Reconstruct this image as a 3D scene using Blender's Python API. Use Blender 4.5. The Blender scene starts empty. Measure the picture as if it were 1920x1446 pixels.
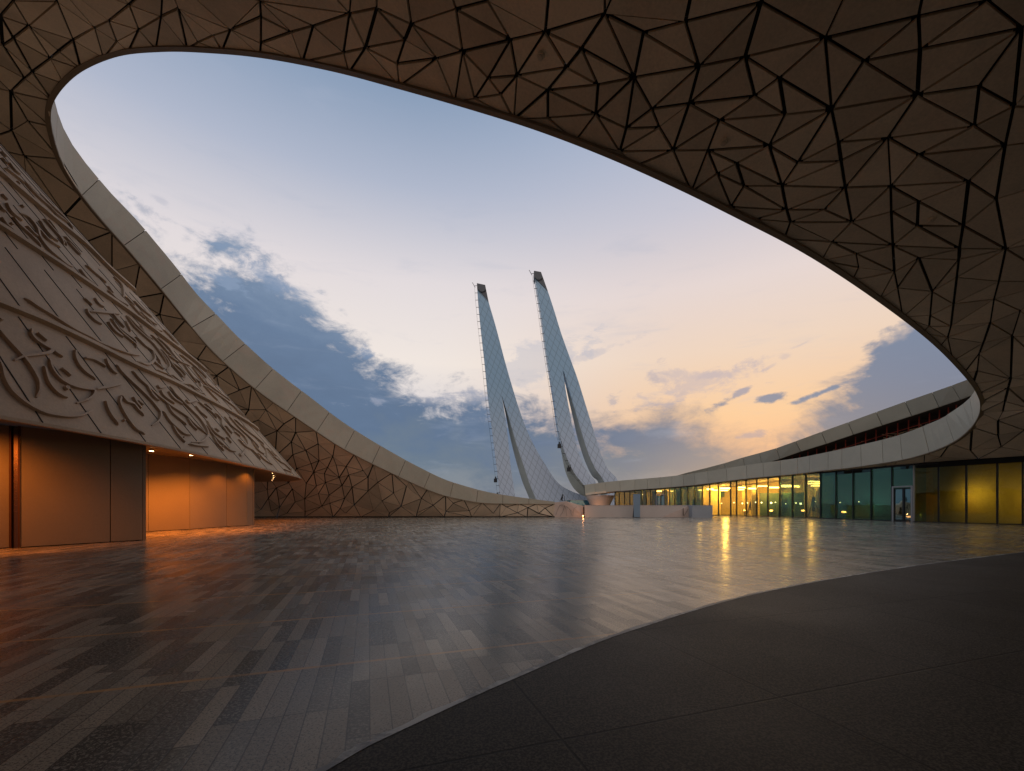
import bpy, bmesh, math, random
from mathutils import Vector, Matrix
from mathutils.bvhtree import BVHTree
from mathutils.geometry import delaunay_2d_cdt
R_ = math.radians
sc = bpy.context.scene
COL = sc.collection
random.seed(11)

# ------------------------------------------------------------------ camera
H0, FPX, ZC = 946.0, 800.0, 1.5
cam_d = bpy.data.cameras.new('camera'); cam = bpy.data.objects.new('camera', cam_d); COL.objects.link(cam)
cam.location = (0, 0, ZC); cam.rotation_euler = (R_(90), 0, 0)
cam_d.sensor_width = 36; cam_d.lens = 36 * FPX / 1920; cam_d.shift_y = (H0 - 723) / 1920
cam_d.clip_start = 0.05; cam_d.clip_end = 3000
sc.camera = cam
sc.view_settings.view_transform = 'Standard'; sc.view_settings.look = 'None'
sc.view_settings.exposure = 0.0; sc.view_settings.gamma = 1
sc.cycles.max_bounces = 8; sc.cycles.diffuse_bounces = 5; sc.cycles.glossy_bounces = 4
sc.cycles.transparent_max_bounces = 12
sc.cycles.caustics_reflective = False; sc.cycles.caustics_refractive = False
sc.cycles.sample_clamp_indirect = 4.0

def lin(r, g=None, b=None):
    f = lambda c: (c/255/12.92 if c/255 <= .04045 else ((c/255+.055)/1.055)**2.4)
    return (f(r), f(g), f(b), 1)
def P(px, py, D):                      # a sight line of the photograph, D metres ahead
    return Vector(((px-960)/FPX*D, D, ZC+(H0-py)/FPX*D))
def raydir(px, py): return Vector(((px-960)/FPX, 1, (H0-py)/FPX)).normalized()

# ------------------------------------------------------------------ node helpers
class G:
    def __init__(s, nt): s.nt = nt; s.n = nt.nodes; s.l = nt.links
    def put(s, sock, v):
        if isinstance(v, bpy.types.NodeSocket): s.l.new(v, sock)
        elif v is not None: sock.default_value = v
    def m(s, op, a, b=None, c=None, clamp=False):
        n = s.n.new('ShaderNodeMath'); n.operation = op; n.use_clamp = clamp
        s.put(n.inputs[0], a)
        if b is not None: s.put(n.inputs[1], b)
        if c is not None: s.put(n.inputs[2], c)
        return n.outputs[0]
    def mix(s, f, a, b, mode='MIX'):
        n = s.n.new('ShaderNodeMix'); n.data_type = 'RGBA'; n.blend_type = mode
        s.put(n.inputs[0], f); s.put(n.inputs[6], a); s.put(n.inputs[7], b); return n.outputs[2]
    def ss(s, x, lo, hi):
        n = s.n.new('ShaderNodeMapRange'); n.interpolation_type = 'SMOOTHSTEP'
        s.put(n.inputs[0], x); s.put(n.inputs[1], lo); s.put(n.inputs[2], hi); return n.outputs[0]
    def ramp(s, x, stops, interp='LINEAR'):
        n = s.n.new('ShaderNodeValToRGB'); cr = n.color_ramp; cr.interpolation = interp
        while len(cr.elements) < len(stops): cr.elements.new(0.5)
        for e, (p, c) in zip(cr.elements, stops):
            e.position = p; e.color = c if isinstance(c, tuple) else (c, c, c, 1)
        s.put(n.inputs[0], x); return n.outputs[0]
    def noise(s, vec, scale, detail=4, rough=.5, dist=0.0):
        n = s.n.new('ShaderNodeTexNoise'); n.inputs['Scale'].default_value = scale
        n.inputs['Detail'].default_value = detail; n.inputs['Roughness'].default_value = rough
        n.inputs['Distortion'].default_value = dist
        if vec is not None: s.l.new(vec, n.inputs['Vector'])
        return n.outputs['Fac']
    def mapping(s, vec, sc=(1, 1, 1), rot=(0, 0, 0), loc=(0, 0, 0)):
        n = s.n.new('ShaderNodeMapping'); s.l.new(vec, n.inputs[0])
        n.inputs['Scale'].default_value = sc; n.inputs['Rotation'].default_value = rot; n.inputs['Location'].default_value = loc
        return n.outputs[0]

# ------------------------------------------------------------------ world: dusk sky
SUN_AZ, SUN_EL = 29.0, 6.0
w = bpy.data.worlds.new('World'); sc.world = w; w.use_nodes = True
nt = w.node_tree; nt.nodes.clear(); g = G(nt)
out = nt.nodes.new('ShaderNodeOutputWorld'); bg = nt.nodes.new('ShaderNodeBackground')
nt.links.new(bg.outputs[0], out.inputs[0])
tc = nt.nodes.new('ShaderNodeTexCoord').outputs['Generated']
sep = nt.nodes.new('ShaderNodeSeparateXYZ'); nt.links.new(tc, sep.inputs[0])
X, Y, Z = sep.outputs
az = g.m('ARCTAN2', X, Y); el = g.m('ARCSINE', Z)
def ae(px, py):
    a = math.atan((px-960)/FPX); return a, math.atan((H0-py)/FPX*math.cos(a))
e01 = g.m('DIVIDE', el, R_(90), clamp=True)
colL = g.ramp(e01, [(0, lin(150, 165, 185)), (.10, lin(215, 212, 220)), (.20, lin(251, 240, 232)), (.30, lin(236, 228, 230)),
                    (.40, lin(184, 192, 212)), (.48, lin(144, 164, 192)), (.58, lin(122, 148, 180)), (1, lin(120, 145, 178))])
colR = g.ramp(e01, [(0, lin(200, 150, 120)), (.06, lin(238, 178, 136)), (.12, lin(250, 204, 158)), (.20, lin(245, 218, 196)), (.28, lin(238, 222, 218)),
                    (.36, lin(208, 206, 218)), (.45, lin(176, 188, 212)), (.58, lin(138, 160, 190)), (1, lin(120, 145, 178))])
base = g.mix(g.ss(az, -.25, .45), colL, colR)
n1 = g.noise(g.mapping(tc, (1, 1, 1.5)), 4.6, 11, .60, .5)
n2 = g.noise(g.mapping(tc, (1, 1, 2.0), loc=(3, 1, 2)), 13, 9, .66, .3)
nn = g.m('ADD', g.m('MULTIPLY', g.m('SUBTRACT', n1, .5), .62), g.m('MULTIPLY', g.m('SUBTRACT', n2, .5), .38))
# upper edge of the cloud bank, as elevation over azimuth
edge = [(-1.2, .60), (-.78, .47)] + [ae(*p) for p in [(300, 455), (380, 490), (450, 500), (540, 520), (600, 585), (650, 640), (720, 690), (800, 722), (900, 755), (1000, 775),
        (1090, 800), (1160, 815), (1220, 790), (1290, 775), (1340, 825), (1420, 855), (1500, 838), (1560, 800), (1605, 740), (1635, 670), (1660, 600), (1720, 540)]] + [(.85, .55), (1.2, .5)]
A0, A1 = -1.3, 1.3
eb = g.ramp(g.m('DIVIDE', g.m('SUBTRACT', g.m('ADD', az, g.m('MULTIPLY', g.m('SUBTRACT', n1, .5), .45)), A0), A1-A0, clamp=True), [((a-A0)/(A1-A0), e) for a, e in edge])
soft = g.ramp(g.m('DIVIDE', g.m('SUBTRACT', az, A0), A1-A0, clamp=True), [(0, .038), (.5, .040), (.62, .07), (1, .08)])
amp = g.ramp(g.m('DIVIDE', g.m('SUBTRACT', az, A0), A1-A0, clamp=True), [(0, .62), (.48, .62), (.60, .45), (1, .42)])
d = g.m('ADD', g.m('SUBTRACT', eb, el), g.m('MULTIPLY', nn, amp))
mask = g.ss(g.m('DIVIDE', d, soft), -1.0, 1.0)
cc = g.ramp(g.m('ADD', e01, g.m('MULTIPLY', nn, .34)), [(0, lin(122, 134, 148)), (.05, lin(98, 118, 140)), (.12, lin(84, 110, 143)), (.22, lin(93, 120, 154)), (.34, lin(128, 150, 178)), (.5, lin(140, 160, 188))])
cr_ = g.ramp(e01, [(0, lin(140, 130, 134)), (.05, lin(112, 116, 132)), (.14, lin(110, 126, 154)), (.3, lin(112, 140, 174)), (.5, lin(130, 152, 184))])
ccol = g.mix(g.ss(az, .25, .55), cc, cr_)
sky = g.mix(g.m('MULTIPLY', mask, g.ramp(e01, [(0, .95), (.3, .95), (.45, .6)])), base, ccol)
# separate small clouds: centre, half-sizes (px), tilt, strength, colour, raggedness
blobs = [(270, 394, 22, 14, -.3, .45, (128, 145, 172), .9), (300, 375, 22, 8, -.3, .25, (150, 160, 185), 1.0), (690, 660, 20, 10, .0, .75, (130, 150, 180), 1.1), (1353, 758, 26, 9, .35, .95, (116, 130, 158), .5),
         (1388, 736, 20, 6, .4, .8, (146, 148, 170), .6), (1438, 748, 28, 7, .12, .95, (122, 134, 160), .6), (1550, 732, 55, 5, .30, .95, (118, 134, 162), .8),
         (1300, 722, 95, 30, .1, .42, (170, 168, 190), 1.0), (1370, 702, 60, 13, -.1, .35, (176, 170, 188), 1.0), (1150, 756, 14, 10, 0, .5, (160, 162, 182), 1.3), (1000, 690, 80, 22, .35, .40, (186, 190, 206), 1.7),
         (1100, 668, 60, 6, .25, .35, (180, 182, 200), 1.4), (820, 745, 90, 16, .1, .35, (190, 190, 205), 1.7), (1410, 815, 34, 7, .15, .6, (160, 150, 168), .9), (1475, 668, 14, 6, .2, .35, (190, 180, 190), 1.2),
         (1505, 645, 20, 3, .3, .35, (190, 180, 190), 1.0), (1440, 690, 16, 3, .4, .35, (190, 178, 186), 1.0), (500, 520, 60, 16, -.2, .5, (140, 160, 190), 1.5), (420, 522, 45, 14, -.1, .5, (150, 168, 196), 1.5)]
for (bx, by, sx, sy, tl, st, c, rg) in blobs:
    a0, e0 = ae(bx, by); k = math.cos(a0)
    sa = sx/FPX*k*k; se = sy/FPX*k
    da = g.m('SUBTRACT', az, a0); de = g.m('SUBTRACT', el, e0)
    p = g.m('ADD', g.m('MULTIPLY', da, math.cos(tl)/sa), g.m('MULTIPLY', de, math.sin(tl)/sa))
    q = g.m('ADD', g.m('MULTIPLY', da, -math.sin(tl)/se), g.m('MULTIPLY', de, math.cos(tl)/se))
    r = g.m('SQRT', g.m('ADD', g.m('MULTIPLY', p, p), g.m('MULTIPLY', q, q)))
    v = g.ss(g.m('ADD', r, g.m('ADD', g.m('MULTIPLY', nn, -5.0*rg), g.m('MULTIPLY', g.m('SUBTRACT', n2, .5), -3.2))), 1.2, .35)
    sky = g.mix(g.m('MULTIPLY', v, st), sky, lin(*c))
# thin streaks everywhere
st_ = g.noise(g.mapping(tc, (1.2, 1.2, 6.0)), 5, 7, .6, .4)
sky = g.mix(g.m('MULTIPLY', g.ss(st_, .52, .78), .22), sky, lin(176, 186, 208))
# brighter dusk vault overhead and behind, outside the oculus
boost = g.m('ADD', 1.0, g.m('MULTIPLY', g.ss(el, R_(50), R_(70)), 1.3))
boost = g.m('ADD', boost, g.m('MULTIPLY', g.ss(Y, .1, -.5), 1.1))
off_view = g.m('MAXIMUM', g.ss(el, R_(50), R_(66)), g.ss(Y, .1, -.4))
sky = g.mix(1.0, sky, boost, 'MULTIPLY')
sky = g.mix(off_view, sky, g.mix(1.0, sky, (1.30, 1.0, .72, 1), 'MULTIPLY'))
nish = nt.nodes.new('ShaderNodeTexSky'); nish.sky_type = 'NISHITA'; nish.sun_disc = False
nish.sun_elevation = R_(SUN_EL); nish.sun_rotation = R_(SUN_AZ)
nsc = g.mix(1.0, nish.outputs[0], (.05, .05, .05, 1), 'MULTIPLY')
sky = g.mix(.10, sky, nsc)
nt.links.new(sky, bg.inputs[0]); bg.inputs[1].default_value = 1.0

sun_d = bpy.data.lights.new('sun', 'SUN'); sun_d.energy = 0.12; sun_d.angle = R_(40); sun_d.color = (1, .78, .58)
sun = bpy.data.objects.new('sun', sun_d); COL.objects.link(sun)
sd = Vector((math.sin(R_(SUN_AZ))*math.cos(R_(SUN_EL)), math.cos(R_(SUN_AZ))*math.cos(R_(SUN_EL)), math.sin(R_(SUN_EL))))
sun.rotation_euler = (-sd).to_track_quat('-Z', 'Y').to_euler(); sun.location = (0, 0, 60)

# ------------------------------------------------------------------ object helpers
def tag(o, label=None, cat=None, group=None, kind=None):
    if label: o['label'] = label
    if cat: o['category'] = cat
    if group: o['group'] = group
    if kind: o['kind'] = kind
    return o
def empty(name, label, cat, loc=(0, 0, 0), group=None):
    o = bpy.data.objects.new(name, None); COL.objects.link(o); o.location = loc; o.empty_display_size = .2
    return tag(o, label, cat, group)
class MB:
    def __init__(s): s.v = []; s.f = []; s.uv = None
    def quad(s, a, b, c, d_):
        i = len(s.v); s.v += [Vector(a), Vector(b), Vector(c), Vector(d_)]; s.f.append((i, i+1, i+2, i+3))
    def poly(s, pts):
        i = len(s.v); s.v += [Vector(p) for p in pts]; s.f.append(tuple(range(i, i+len(pts))))
    def prism(s, pts, off):              # closed prism from a polygon and an offset vector
        off = Vector(off); a = [Vector(p) for p in pts]; b = [p+off for p in a]; n = len(a); i = len(s.v)
        s.v += a+b; s.f.append(tuple(range(i, i+n))); s.f.append(tuple(range(i+2*n-1, i+n-1, -1)))
        for k in range(n): j = (k+1) % n; s.f.append((i+k, i+n+k, i+n+j, i+j))
    def box(s, lo, hi):
        x0, y0, z0 = lo; x1, y1, z1 = hi
        s.prism([(x0, y0, z0), (x1, y0, z0), (x1, y1, z0), (x0, y1, z0)], (0, 0, z1-z0))
    def bar(s, a, b, w_, h, up=Vector((0, 0, 1))):
        a = Vector(a); b = Vector(b); t = (b-a).normalized(); r = t.cross(up)
        if r.length < 1e-4: r = t.cross(Vector((1, 0, 0)))
        r.normalize(); u = r.cross(t).normalized()
        s.prism([a-r*w_/2-u*h/2, a+r*w_/2-u*h/2, a+r*w_/2+u*h/2, a-r*w_/2+u*h/2], b-a)
    def tube(s, a, b, r0, r1=None, n=10):
        a = Vector(a); b = Vector(b); r1 = r0 if r1 is None else r1; t = (b-a).normalized()
        p = t.orthogonal().normalized(); q = t.cross(p); i = len(s.v)
        for c, r in ((a, r0), (b, r1)):
            for k in range(n): s.v.append(c+(p*math.cos(k*2*math.pi/n)+q*math.sin(k*2*math.pi/n))*r)
        for k in range(n): j = (k+1) % n; s.f.append((i+k, i+j, i+n+j, i+n+k))
        s.f.append(tuple(range(i+n-1, i-1, -1))); s.f.append(tuple(range(i+n, i+2*n)))
    def strip(s, A, B):                  # ruled surface between two polylines (shared verts)
        i = len(s.v); n = len(A); s.v += [Vector(p) for p in A]+[Vector(p) for p in B]
        for k in range(n-1): s.f.append((i+k, i+k+1, i+n+k+1, i+n+k))
    def build(s, name, mat, parent=None, smooth=False, recalc=True, org=None):
        me = bpy.data.meshes.new(name)
        off = Vector(parent.location) if parent is not None else (Vector(org) if org else Vector((0, 0, 0)))
        me.from_pydata([tuple(p-off) for p in s.v], [], s.f); 
        if recalc:
            bm = bmesh.new(); bm.from_mesh(me); bmesh.ops.recalc_face_normals(bm, faces=bm.faces); bm.to_mesh(me); bm.free()
        if smooth: me.shade_smooth()
        me.materials.append(mat)
        o = bpy.data.objects.new(name, me); COL.objects.link(o)
        if parent is not None: o.parent = parent
        else: o.location = off
        return o

def catmull(pts, n=8, closed=False):
    pts = [Vector(p) for p in pts]; out_ = []; N = len(pts)
    rng = range(N) if closed else range(N-1)
    for i in rng:
        if closed: p0, p1, p2, p3 = pts[(i-1) % N], pts[i], pts[(i+1) % N], pts[(i+2) % N]
        else: p0, p1, p2, p3 = pts[max(i-1, 0)], pts[i], pts[i+1], pts[min(i+2, N-1)]
        for k in range(n):
            t = k/n
            out_.append(.5*((2*p1)+(p2-p0)*t+(2*p0-5*p1+4*p2-p3)*t*t+(3*p1-p0-3*p2+p3)*t**3))
    if not closed: out_.append(pts[-1].copy())
    return out_
def polyat(pts, cum, s):
    s = max(0, min(s, cum[-1])); lo, hi = 0, len(cum)-1
    while hi-lo > 1:
        m_ = (lo+hi)//2
        if cum[m_] <= s: lo = m_
        else: hi = m_
    t = (s-cum[lo])/max(1e-9, cum[hi]-cum[lo]); return pts[lo].lerp(pts[hi], t)
def cumlen(pts):
    c = [0]
    for a, b in zip(pts, pts[1:]): c.append(c[-1]+(b-a).length)
    return c

# ------------------------------------------------------------------ materials
def mat(name):
    m_ = bpy.data.materials.new(name); m_.use_nodes = True
    return m_, G(m_.node_tree), m_.node_tree.nodes['Principled BSDF']
def objco(g_): return g_.n.new('ShaderNodeTexCoord').outputs['Object']
def bump(g_, h, strength, dist=.02):
    n = g_.n.new('ShaderNodeBump'); n.inputs['Strength'].default_value = strength; n.inputs['Distance'].default_value = dist
    g_.l.new(h, n.inputs['Height']); return n.outputs[0]
def stone(name, c, var=.12, rough=.75, scale=1.0, island=.0, streak=0.0, c2=None):
    m_, g_, b = mat(name); co = objco(g_)
    n_a = g_.noise(co, .35*scale, 6, .6, .6); n_b = g_.noise(co, 14*scale, 6, .6)
    f = g_.m('ADD', g_.m('MULTIPLY', n_a, .62), g_.m('MULTIPLY', n_b, .38))
    dark = tuple(x*(1-var*1.8) for x in c[:3])+(1,); light = tuple(min(1, x*(1+var)) for x in c[:3])+(1,)
    col = g_.mix(g_.ss(f, .3, .7), dark, light)
    if c2:
        col = g_.mix(g_.m('MULTIPLY', g_.ss(g_.noise(co, .8*scale, 5, .6, 1.0), .5, .72), .5), col, c2)
    if streak:
        s_ = g_.noise(g_.mapping(co, (2.2, 2.2, .12)), 1.6, 6, .6)
        col = g_.mix(g_.m('MULTIPLY', g_.ss(s_, .55, .8), streak), col, tuple(x*.55 for x in c[:3])+(1,))
    if island:
        ri = g_.n.new('ShaderNodeNewGeometry').outputs['Random Per Island']
        col = g_.mix(1.0, col, g_.ramp(ri, [(0, 1-island), (.6, 1.0), (1, 1+island*.5)]), 'MULTIPLY')
    g_.l.new(col, b.inputs['Base Color']); b.inputs['Roughness'].default_value = rough
    g_.l.new(bump(g_, g_.m('ADD', n_b, g_.m('MULTIPLY', n_a, 2.0)), .35, .012), b.inputs['Normal'])
    return m_
def plain(name, c, rough=.5, metal=0.0, noise=.08):
    m_, g_, b = mat(name); co = objco(g_)
    f = g_.noise(co, 3, 5)
    g_.l.new(g_.mix(f, tuple(x*(1-noise) for x in c[:3])+(1,), tuple(min(1, x*(1+noise)) for x in c[:3])+(1,)), b.inputs['Base Color'])
    b.inputs['Roughness'].default_value = rough; b.inputs['Metallic'].default_value = metal
    return m_
def glow(name, c, s):
    m_, g_, b = mat(name); b.inputs['Base Color'].default_value = c; b.inputs['Emission Color'].default_value = c
    b.inputs['Emission Strength'].default_value = s; return m_

M_soffit = stone('soffit_panel_concrete', (.78, .61, .45, 1), .12, .8, 1.0, .22)
M_black = plain('gap_black', (.012, .010, .008, 1), .9)
M_fascia = stone('fascia_stone', (.42, .37, .285, 1), .09, .6, 1.0, .07, .12, (.45, .33, .25, 1))
M_fasciaR = stone('fascia_stone_pale', (.52, .46, .36, 1), .06, .6, 1.0, .06, .10)
M_cone = stone('inscribed_stone', (.43, .30, .195, 1), .12, .75, 1.0, .0, .12)
M_letter = stone('letter_stone', (.42, .29, .19, 1), .10, .75, 1.0)
M_seam = plain('seam_dark', (.03, .022, .016, 1), .9)
M_roof = stone('roof_top', (.5, .48, .44, 1), .08, .8)
M_trim = plain('rim_trim_bronze', (.22, .15, .09, 1), .55)
M_wallp = stone('hall_wall_panel', (.19, .15, .095, 1), .05, .45, 1.0)
M_bronze = plain('dark_bronze', (.06, .028, .015, 1), .35, .6)
M_metal = plain('dark_metal', (.03, .03, .032, 1), .4, .5)
M_alu = plain('aluminium', (.42, .40, .38, 1), .4, .6)
M_low = stone('low_wall_stone', (.56, .47, .42, 1), .05, .6, 1.0)
M_grey = stone('grey_block_stone', (.34, .35, .38, 1), .04, .6, 1.0)
M_blue = plain('blue_grey_enamel', (.20, .27, .35, 1), .3)
M_red = plain('red_scaffold', (.50, .07, .04, 1), .6)
M_junk = stone('stacked_board', (.75, .48, .28, 1), .3, .8, 3.0, .5)

def glassmat(name, tint, ior_f=.12, rough=.02, dens=.85):
    m_ = bpy.data.materials.new(name); m_.use_nodes = True; nt_ = m_.node_tree; nt_.nodes.clear(); g_ = G(nt_)
    o = nt_.nodes.new('ShaderNodeOutputMaterial'); tr = nt_.nodes.new('ShaderNodeBsdfTransparent'); gl = nt_.nodes.new('ShaderNodeBsdfGlossy')
    tr.inputs[0].default_value = tint; gl.inputs['Roughness'].default_value = rough; gl.inputs['Color'].default_value = (.55, .80, .78, 1)
    fr = nt_.nodes.new('ShaderNodeFresnel'); fr.inputs[0].default_value = 1.6
    co = objco(g_); nz = g_.noise(co, .5, 2)
    bp = bump(g_, nz, .05, .3); nt_.links.new(bp, gl.inputs['Normal'])
    mx = nt_.nodes.new('ShaderNodeMixShader'); nt_.links.new(g_.m('ADD', g_.m('MULTIPLY', fr.outputs[0], dens), ior_f, clamp=True), mx.inputs[0])
    nt_.links.new(tr.outputs[0], mx.inputs[1]); nt_.links.new(gl.outputs[0], mx.inputs[2]); nt_.links.new(mx.outputs[0], o.inputs[0])
    return m_
M_glass = glassmat('curtain_glass', (.80, .80, .62, 1), .04, .02, .8)

# paving: granite strips laid at 18.6 deg, module 1.85 m
TH = R_(18.6)
def paving(name, strips):
    m_, g_, b = mat(name); geo = g_.n.new('ShaderNodeNewGeometry').outputs['Position']
    sp = g_.n.new('ShaderNodeSeparateXYZ'); g_.l.new(geo, sp.inputs[0]); x, y, z = sp.outputs
    n_ = g_.m('ADD', g_.m('MULTIPLY', x, math.cos(TH)), g_.m('MULTIPLY', y, math.sin(TH)))
    v_ = g_.m('ADD', g_.m('MULTIPLY', x, -math.sin(TH)), g_.m('MULTIPLY', y, math.cos(TH)))
    def wn(a, b_, w_=0.0):
        c = g_.n.new('ShaderNodeCombineXYZ'); g_.put(c.inputs[0], a); g_.put(c.inputs[1], b_); c.inputs[2].default_value = w_
        t = g_.n.new('ShaderNodeTexWhiteNoise'); t.noise_dimensions = '3D'; g_.l.new(c.outputs[0], t.inputs[0]); return t.outputs[0]
    if strips:
        MOD = 1.85
        u = g_.m('DIVIDE', g_.m('SUBTRACT', n_, 1.165), .1445); i = g_.m('FLOOR', u); fu = g_.m('SUBTRACT', u, i)
        vv = g_.m('DIVIDE', g_.m('SUBTRACT', v_, 4.31), MOD)
        sh = g_.m('MULTIPLY', g_.m('FLOOR', g_.m('MULTIPLY', wn(g_.m('FLOOR', g_.m('DIVIDE', i, 3)), 3.3), 3.99)), .125)
        v2 = g_.m('MULTIPLY', g_.m('ADD', vv, sh), 2.0); j = g_.m('FLOOR', v2); fv = g_.m('SUBTRACT', v2, j)
        t2 = wn(i, j, 8.1); i3 = g_.m('FLOOR', g_.m('DIVIDE', i, 4)); tA = wn(i, j, 1.7); tB = wn(i3, j, 5.2)
        sel = g_.m('GREATER_THAN', wn(i, j, 9.4), .45); t = g_.m('ADD', g_.m('MULTIPLY', tA, sel), g_.m('MULTIPLY', tB, g_.m('SUBTRACT', 1, sel)))
        eu = g_.m('MULTIPLY', g_.m('MINIMUM', fu, g_.m('SUBTRACT', 1, fu)), .1445)
        ev = g_.m('MULTIPLY', g_.m('MINIMUM', fv, g_.m('SUBTRACT', 1, fv)), MOD/2)
        tone = g_.ramp(t, [(0, (.058, .051, .042, 1)), (.24, (.085, .073, .059, 1)), (.40, (.17, .143, .108, 1)), (.6, (.23, .19, .143, 1)), (.82, (.30, .245, .182, 1)), (1, (.36, .29, .215, 1))], 'LINEAR')
        grain = g_.noise(geo, 60, 3, .8); sp2 = g_.ss(g_.noise(geo, 38, 3, .8), .50, .57)
        con = g_.ramp(t, [(0, .9), (.35, .75), (.6, .45), (1, .3)])
        col = g_.mix(g_.m('MULTIPLY', sp2, con), tone, g_.mix(.6, tone, (.42, .37, .30, 1)))
        col = g_.mix(g_.m('MULTIPLY', g_.ss(grain, .52, .60), .8), col, (.03, .03, .03, 1))
        stain = g_.noise(geo, .55, 6, .65, .8)
        col = g_.mix(g_.m('MULTIPLY', g_.ss(stain, .5, .75), .35), col, g_.mix(.5, col, (.24, .20, .16, 1)))
        joint = g_.ss(g_.m('MINIMUM', eu, ev), .006, .002)
        col = g_.mix(g_.m('MULTIPLY', joint, .8), col, (.025, .022, .02, 1))
        fr = g_.m('ABSOLUTE', g_.m('SUBTRACT', g_.m('FRACT', g_.m('ADD', vv, .5)), .5))
        ln = g_.ss(g_.m('MULTIPLY', fr, MOD), .030, .020)
        wear = g_.ss(g_.noise(geo, 2.2, 5, .6), .3, .6)
        col = g_.mix(g_.m('MULTIPLY', ln, g_.m('ADD', .35, g_.m('MULTIPLY', wear, .6))), col, (.48, .26, .11, 1))
        rough = g_.m('ADD', g_.m('MULTIPLY', g_.ss(stain, .3, .7), .09), g_.m('MULTIPLY', t2, .09)); rough = g_.m('ADD', rough, .15)
        hgt = g_.m('ADD', g_.m('MULTIPLY', grain, .35), g_.m('MULTIPLY', joint, -1.0))
        hgt = g_.m('ADD', hgt, g_.m('MULTIPLY', t2, .25))
        bs = .07
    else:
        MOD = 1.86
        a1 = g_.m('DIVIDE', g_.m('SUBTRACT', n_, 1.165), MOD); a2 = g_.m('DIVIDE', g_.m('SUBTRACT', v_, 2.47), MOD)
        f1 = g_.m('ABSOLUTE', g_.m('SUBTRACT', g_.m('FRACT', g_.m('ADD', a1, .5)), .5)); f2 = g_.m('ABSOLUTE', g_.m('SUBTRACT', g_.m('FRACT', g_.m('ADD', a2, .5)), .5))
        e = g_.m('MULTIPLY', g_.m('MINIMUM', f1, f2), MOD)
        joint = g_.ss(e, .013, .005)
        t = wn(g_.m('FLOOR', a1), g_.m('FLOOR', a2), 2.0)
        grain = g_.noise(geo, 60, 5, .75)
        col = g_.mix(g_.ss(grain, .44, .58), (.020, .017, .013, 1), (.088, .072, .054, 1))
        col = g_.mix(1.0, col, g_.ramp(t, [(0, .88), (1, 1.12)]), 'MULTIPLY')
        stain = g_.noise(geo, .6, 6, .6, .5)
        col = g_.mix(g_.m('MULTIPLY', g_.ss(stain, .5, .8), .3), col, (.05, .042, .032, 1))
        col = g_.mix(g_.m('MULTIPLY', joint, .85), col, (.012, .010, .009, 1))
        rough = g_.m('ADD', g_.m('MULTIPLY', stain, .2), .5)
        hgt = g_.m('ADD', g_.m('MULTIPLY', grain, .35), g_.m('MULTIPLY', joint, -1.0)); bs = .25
    g_.l.new(col, b.inputs['Base Color']); g_.l.new(rough, b.inputs['Roughness'])
    b.inputs['Specular IOR Level'].default_value = .15 if strips else .12
    g_.l.new(bump(g_, hgt, bs, .01), b.inputs['Normal'])
    return m_
M_plaza = paving('granite_strip_paving', True); M_dark = paving('dark_slab_paving', False)

# ------------------------------------------------------------------ ground
gm = MB(); gm.quad((-900, -500, 0), (900, -500, 0), (900, 1500, 0), (-900, 1500, 0))
tag(gm.build('plaza', M_plaza), kind='structure')
def gp(px, py): D = FPX*ZC/(py-H0); return Vector(((px-960)/FPX*D, D, .004))
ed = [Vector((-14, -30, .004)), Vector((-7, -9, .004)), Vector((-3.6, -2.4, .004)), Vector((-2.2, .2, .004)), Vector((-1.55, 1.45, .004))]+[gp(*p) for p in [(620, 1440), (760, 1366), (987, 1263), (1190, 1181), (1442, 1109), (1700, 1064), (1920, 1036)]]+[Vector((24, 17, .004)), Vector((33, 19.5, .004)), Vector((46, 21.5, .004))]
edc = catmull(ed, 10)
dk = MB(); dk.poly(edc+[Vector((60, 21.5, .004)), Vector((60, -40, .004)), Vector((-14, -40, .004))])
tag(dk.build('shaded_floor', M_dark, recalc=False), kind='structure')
m_, g_, b = mat('worn_edge_stone'); geo = g_.n.new('ShaderNodeNewGeometry').outputs['Position']
wn_ = g_.noise(geo, 1.3, 6, .7, .5)
g_.l.new(g_.mix(g_.ss(wn_, .48, .6), (.15, .14, .13, 1), (.48, .46, .42, 1)), b.inputs['Base Color']); b.inputs['Roughness'].default_value = .5
g_.l.new(bump(g_, g_.noise(geo, 40, 5), .4, .01), b.inputs['Normal'])
es = MB(); A_, B_ = [], []
for i, p in enumerate(edc):
    t = (edc[min(i+1, len(edc)-1)]-edc[max(i-1, 0)]).normalized(); nrm = Vector((-t.y, t.x, 0))
    wv = .035+.03*random.random(); A_.append(p+Vector((0, 0, .004))-nrm*.012); B_.append(p+nrm*wv+Vector((0, 0, .004)))
es.strip(A_, B_); tag(es.build('paving_edge_strip', m_, recalc=False), kind='structure')

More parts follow.
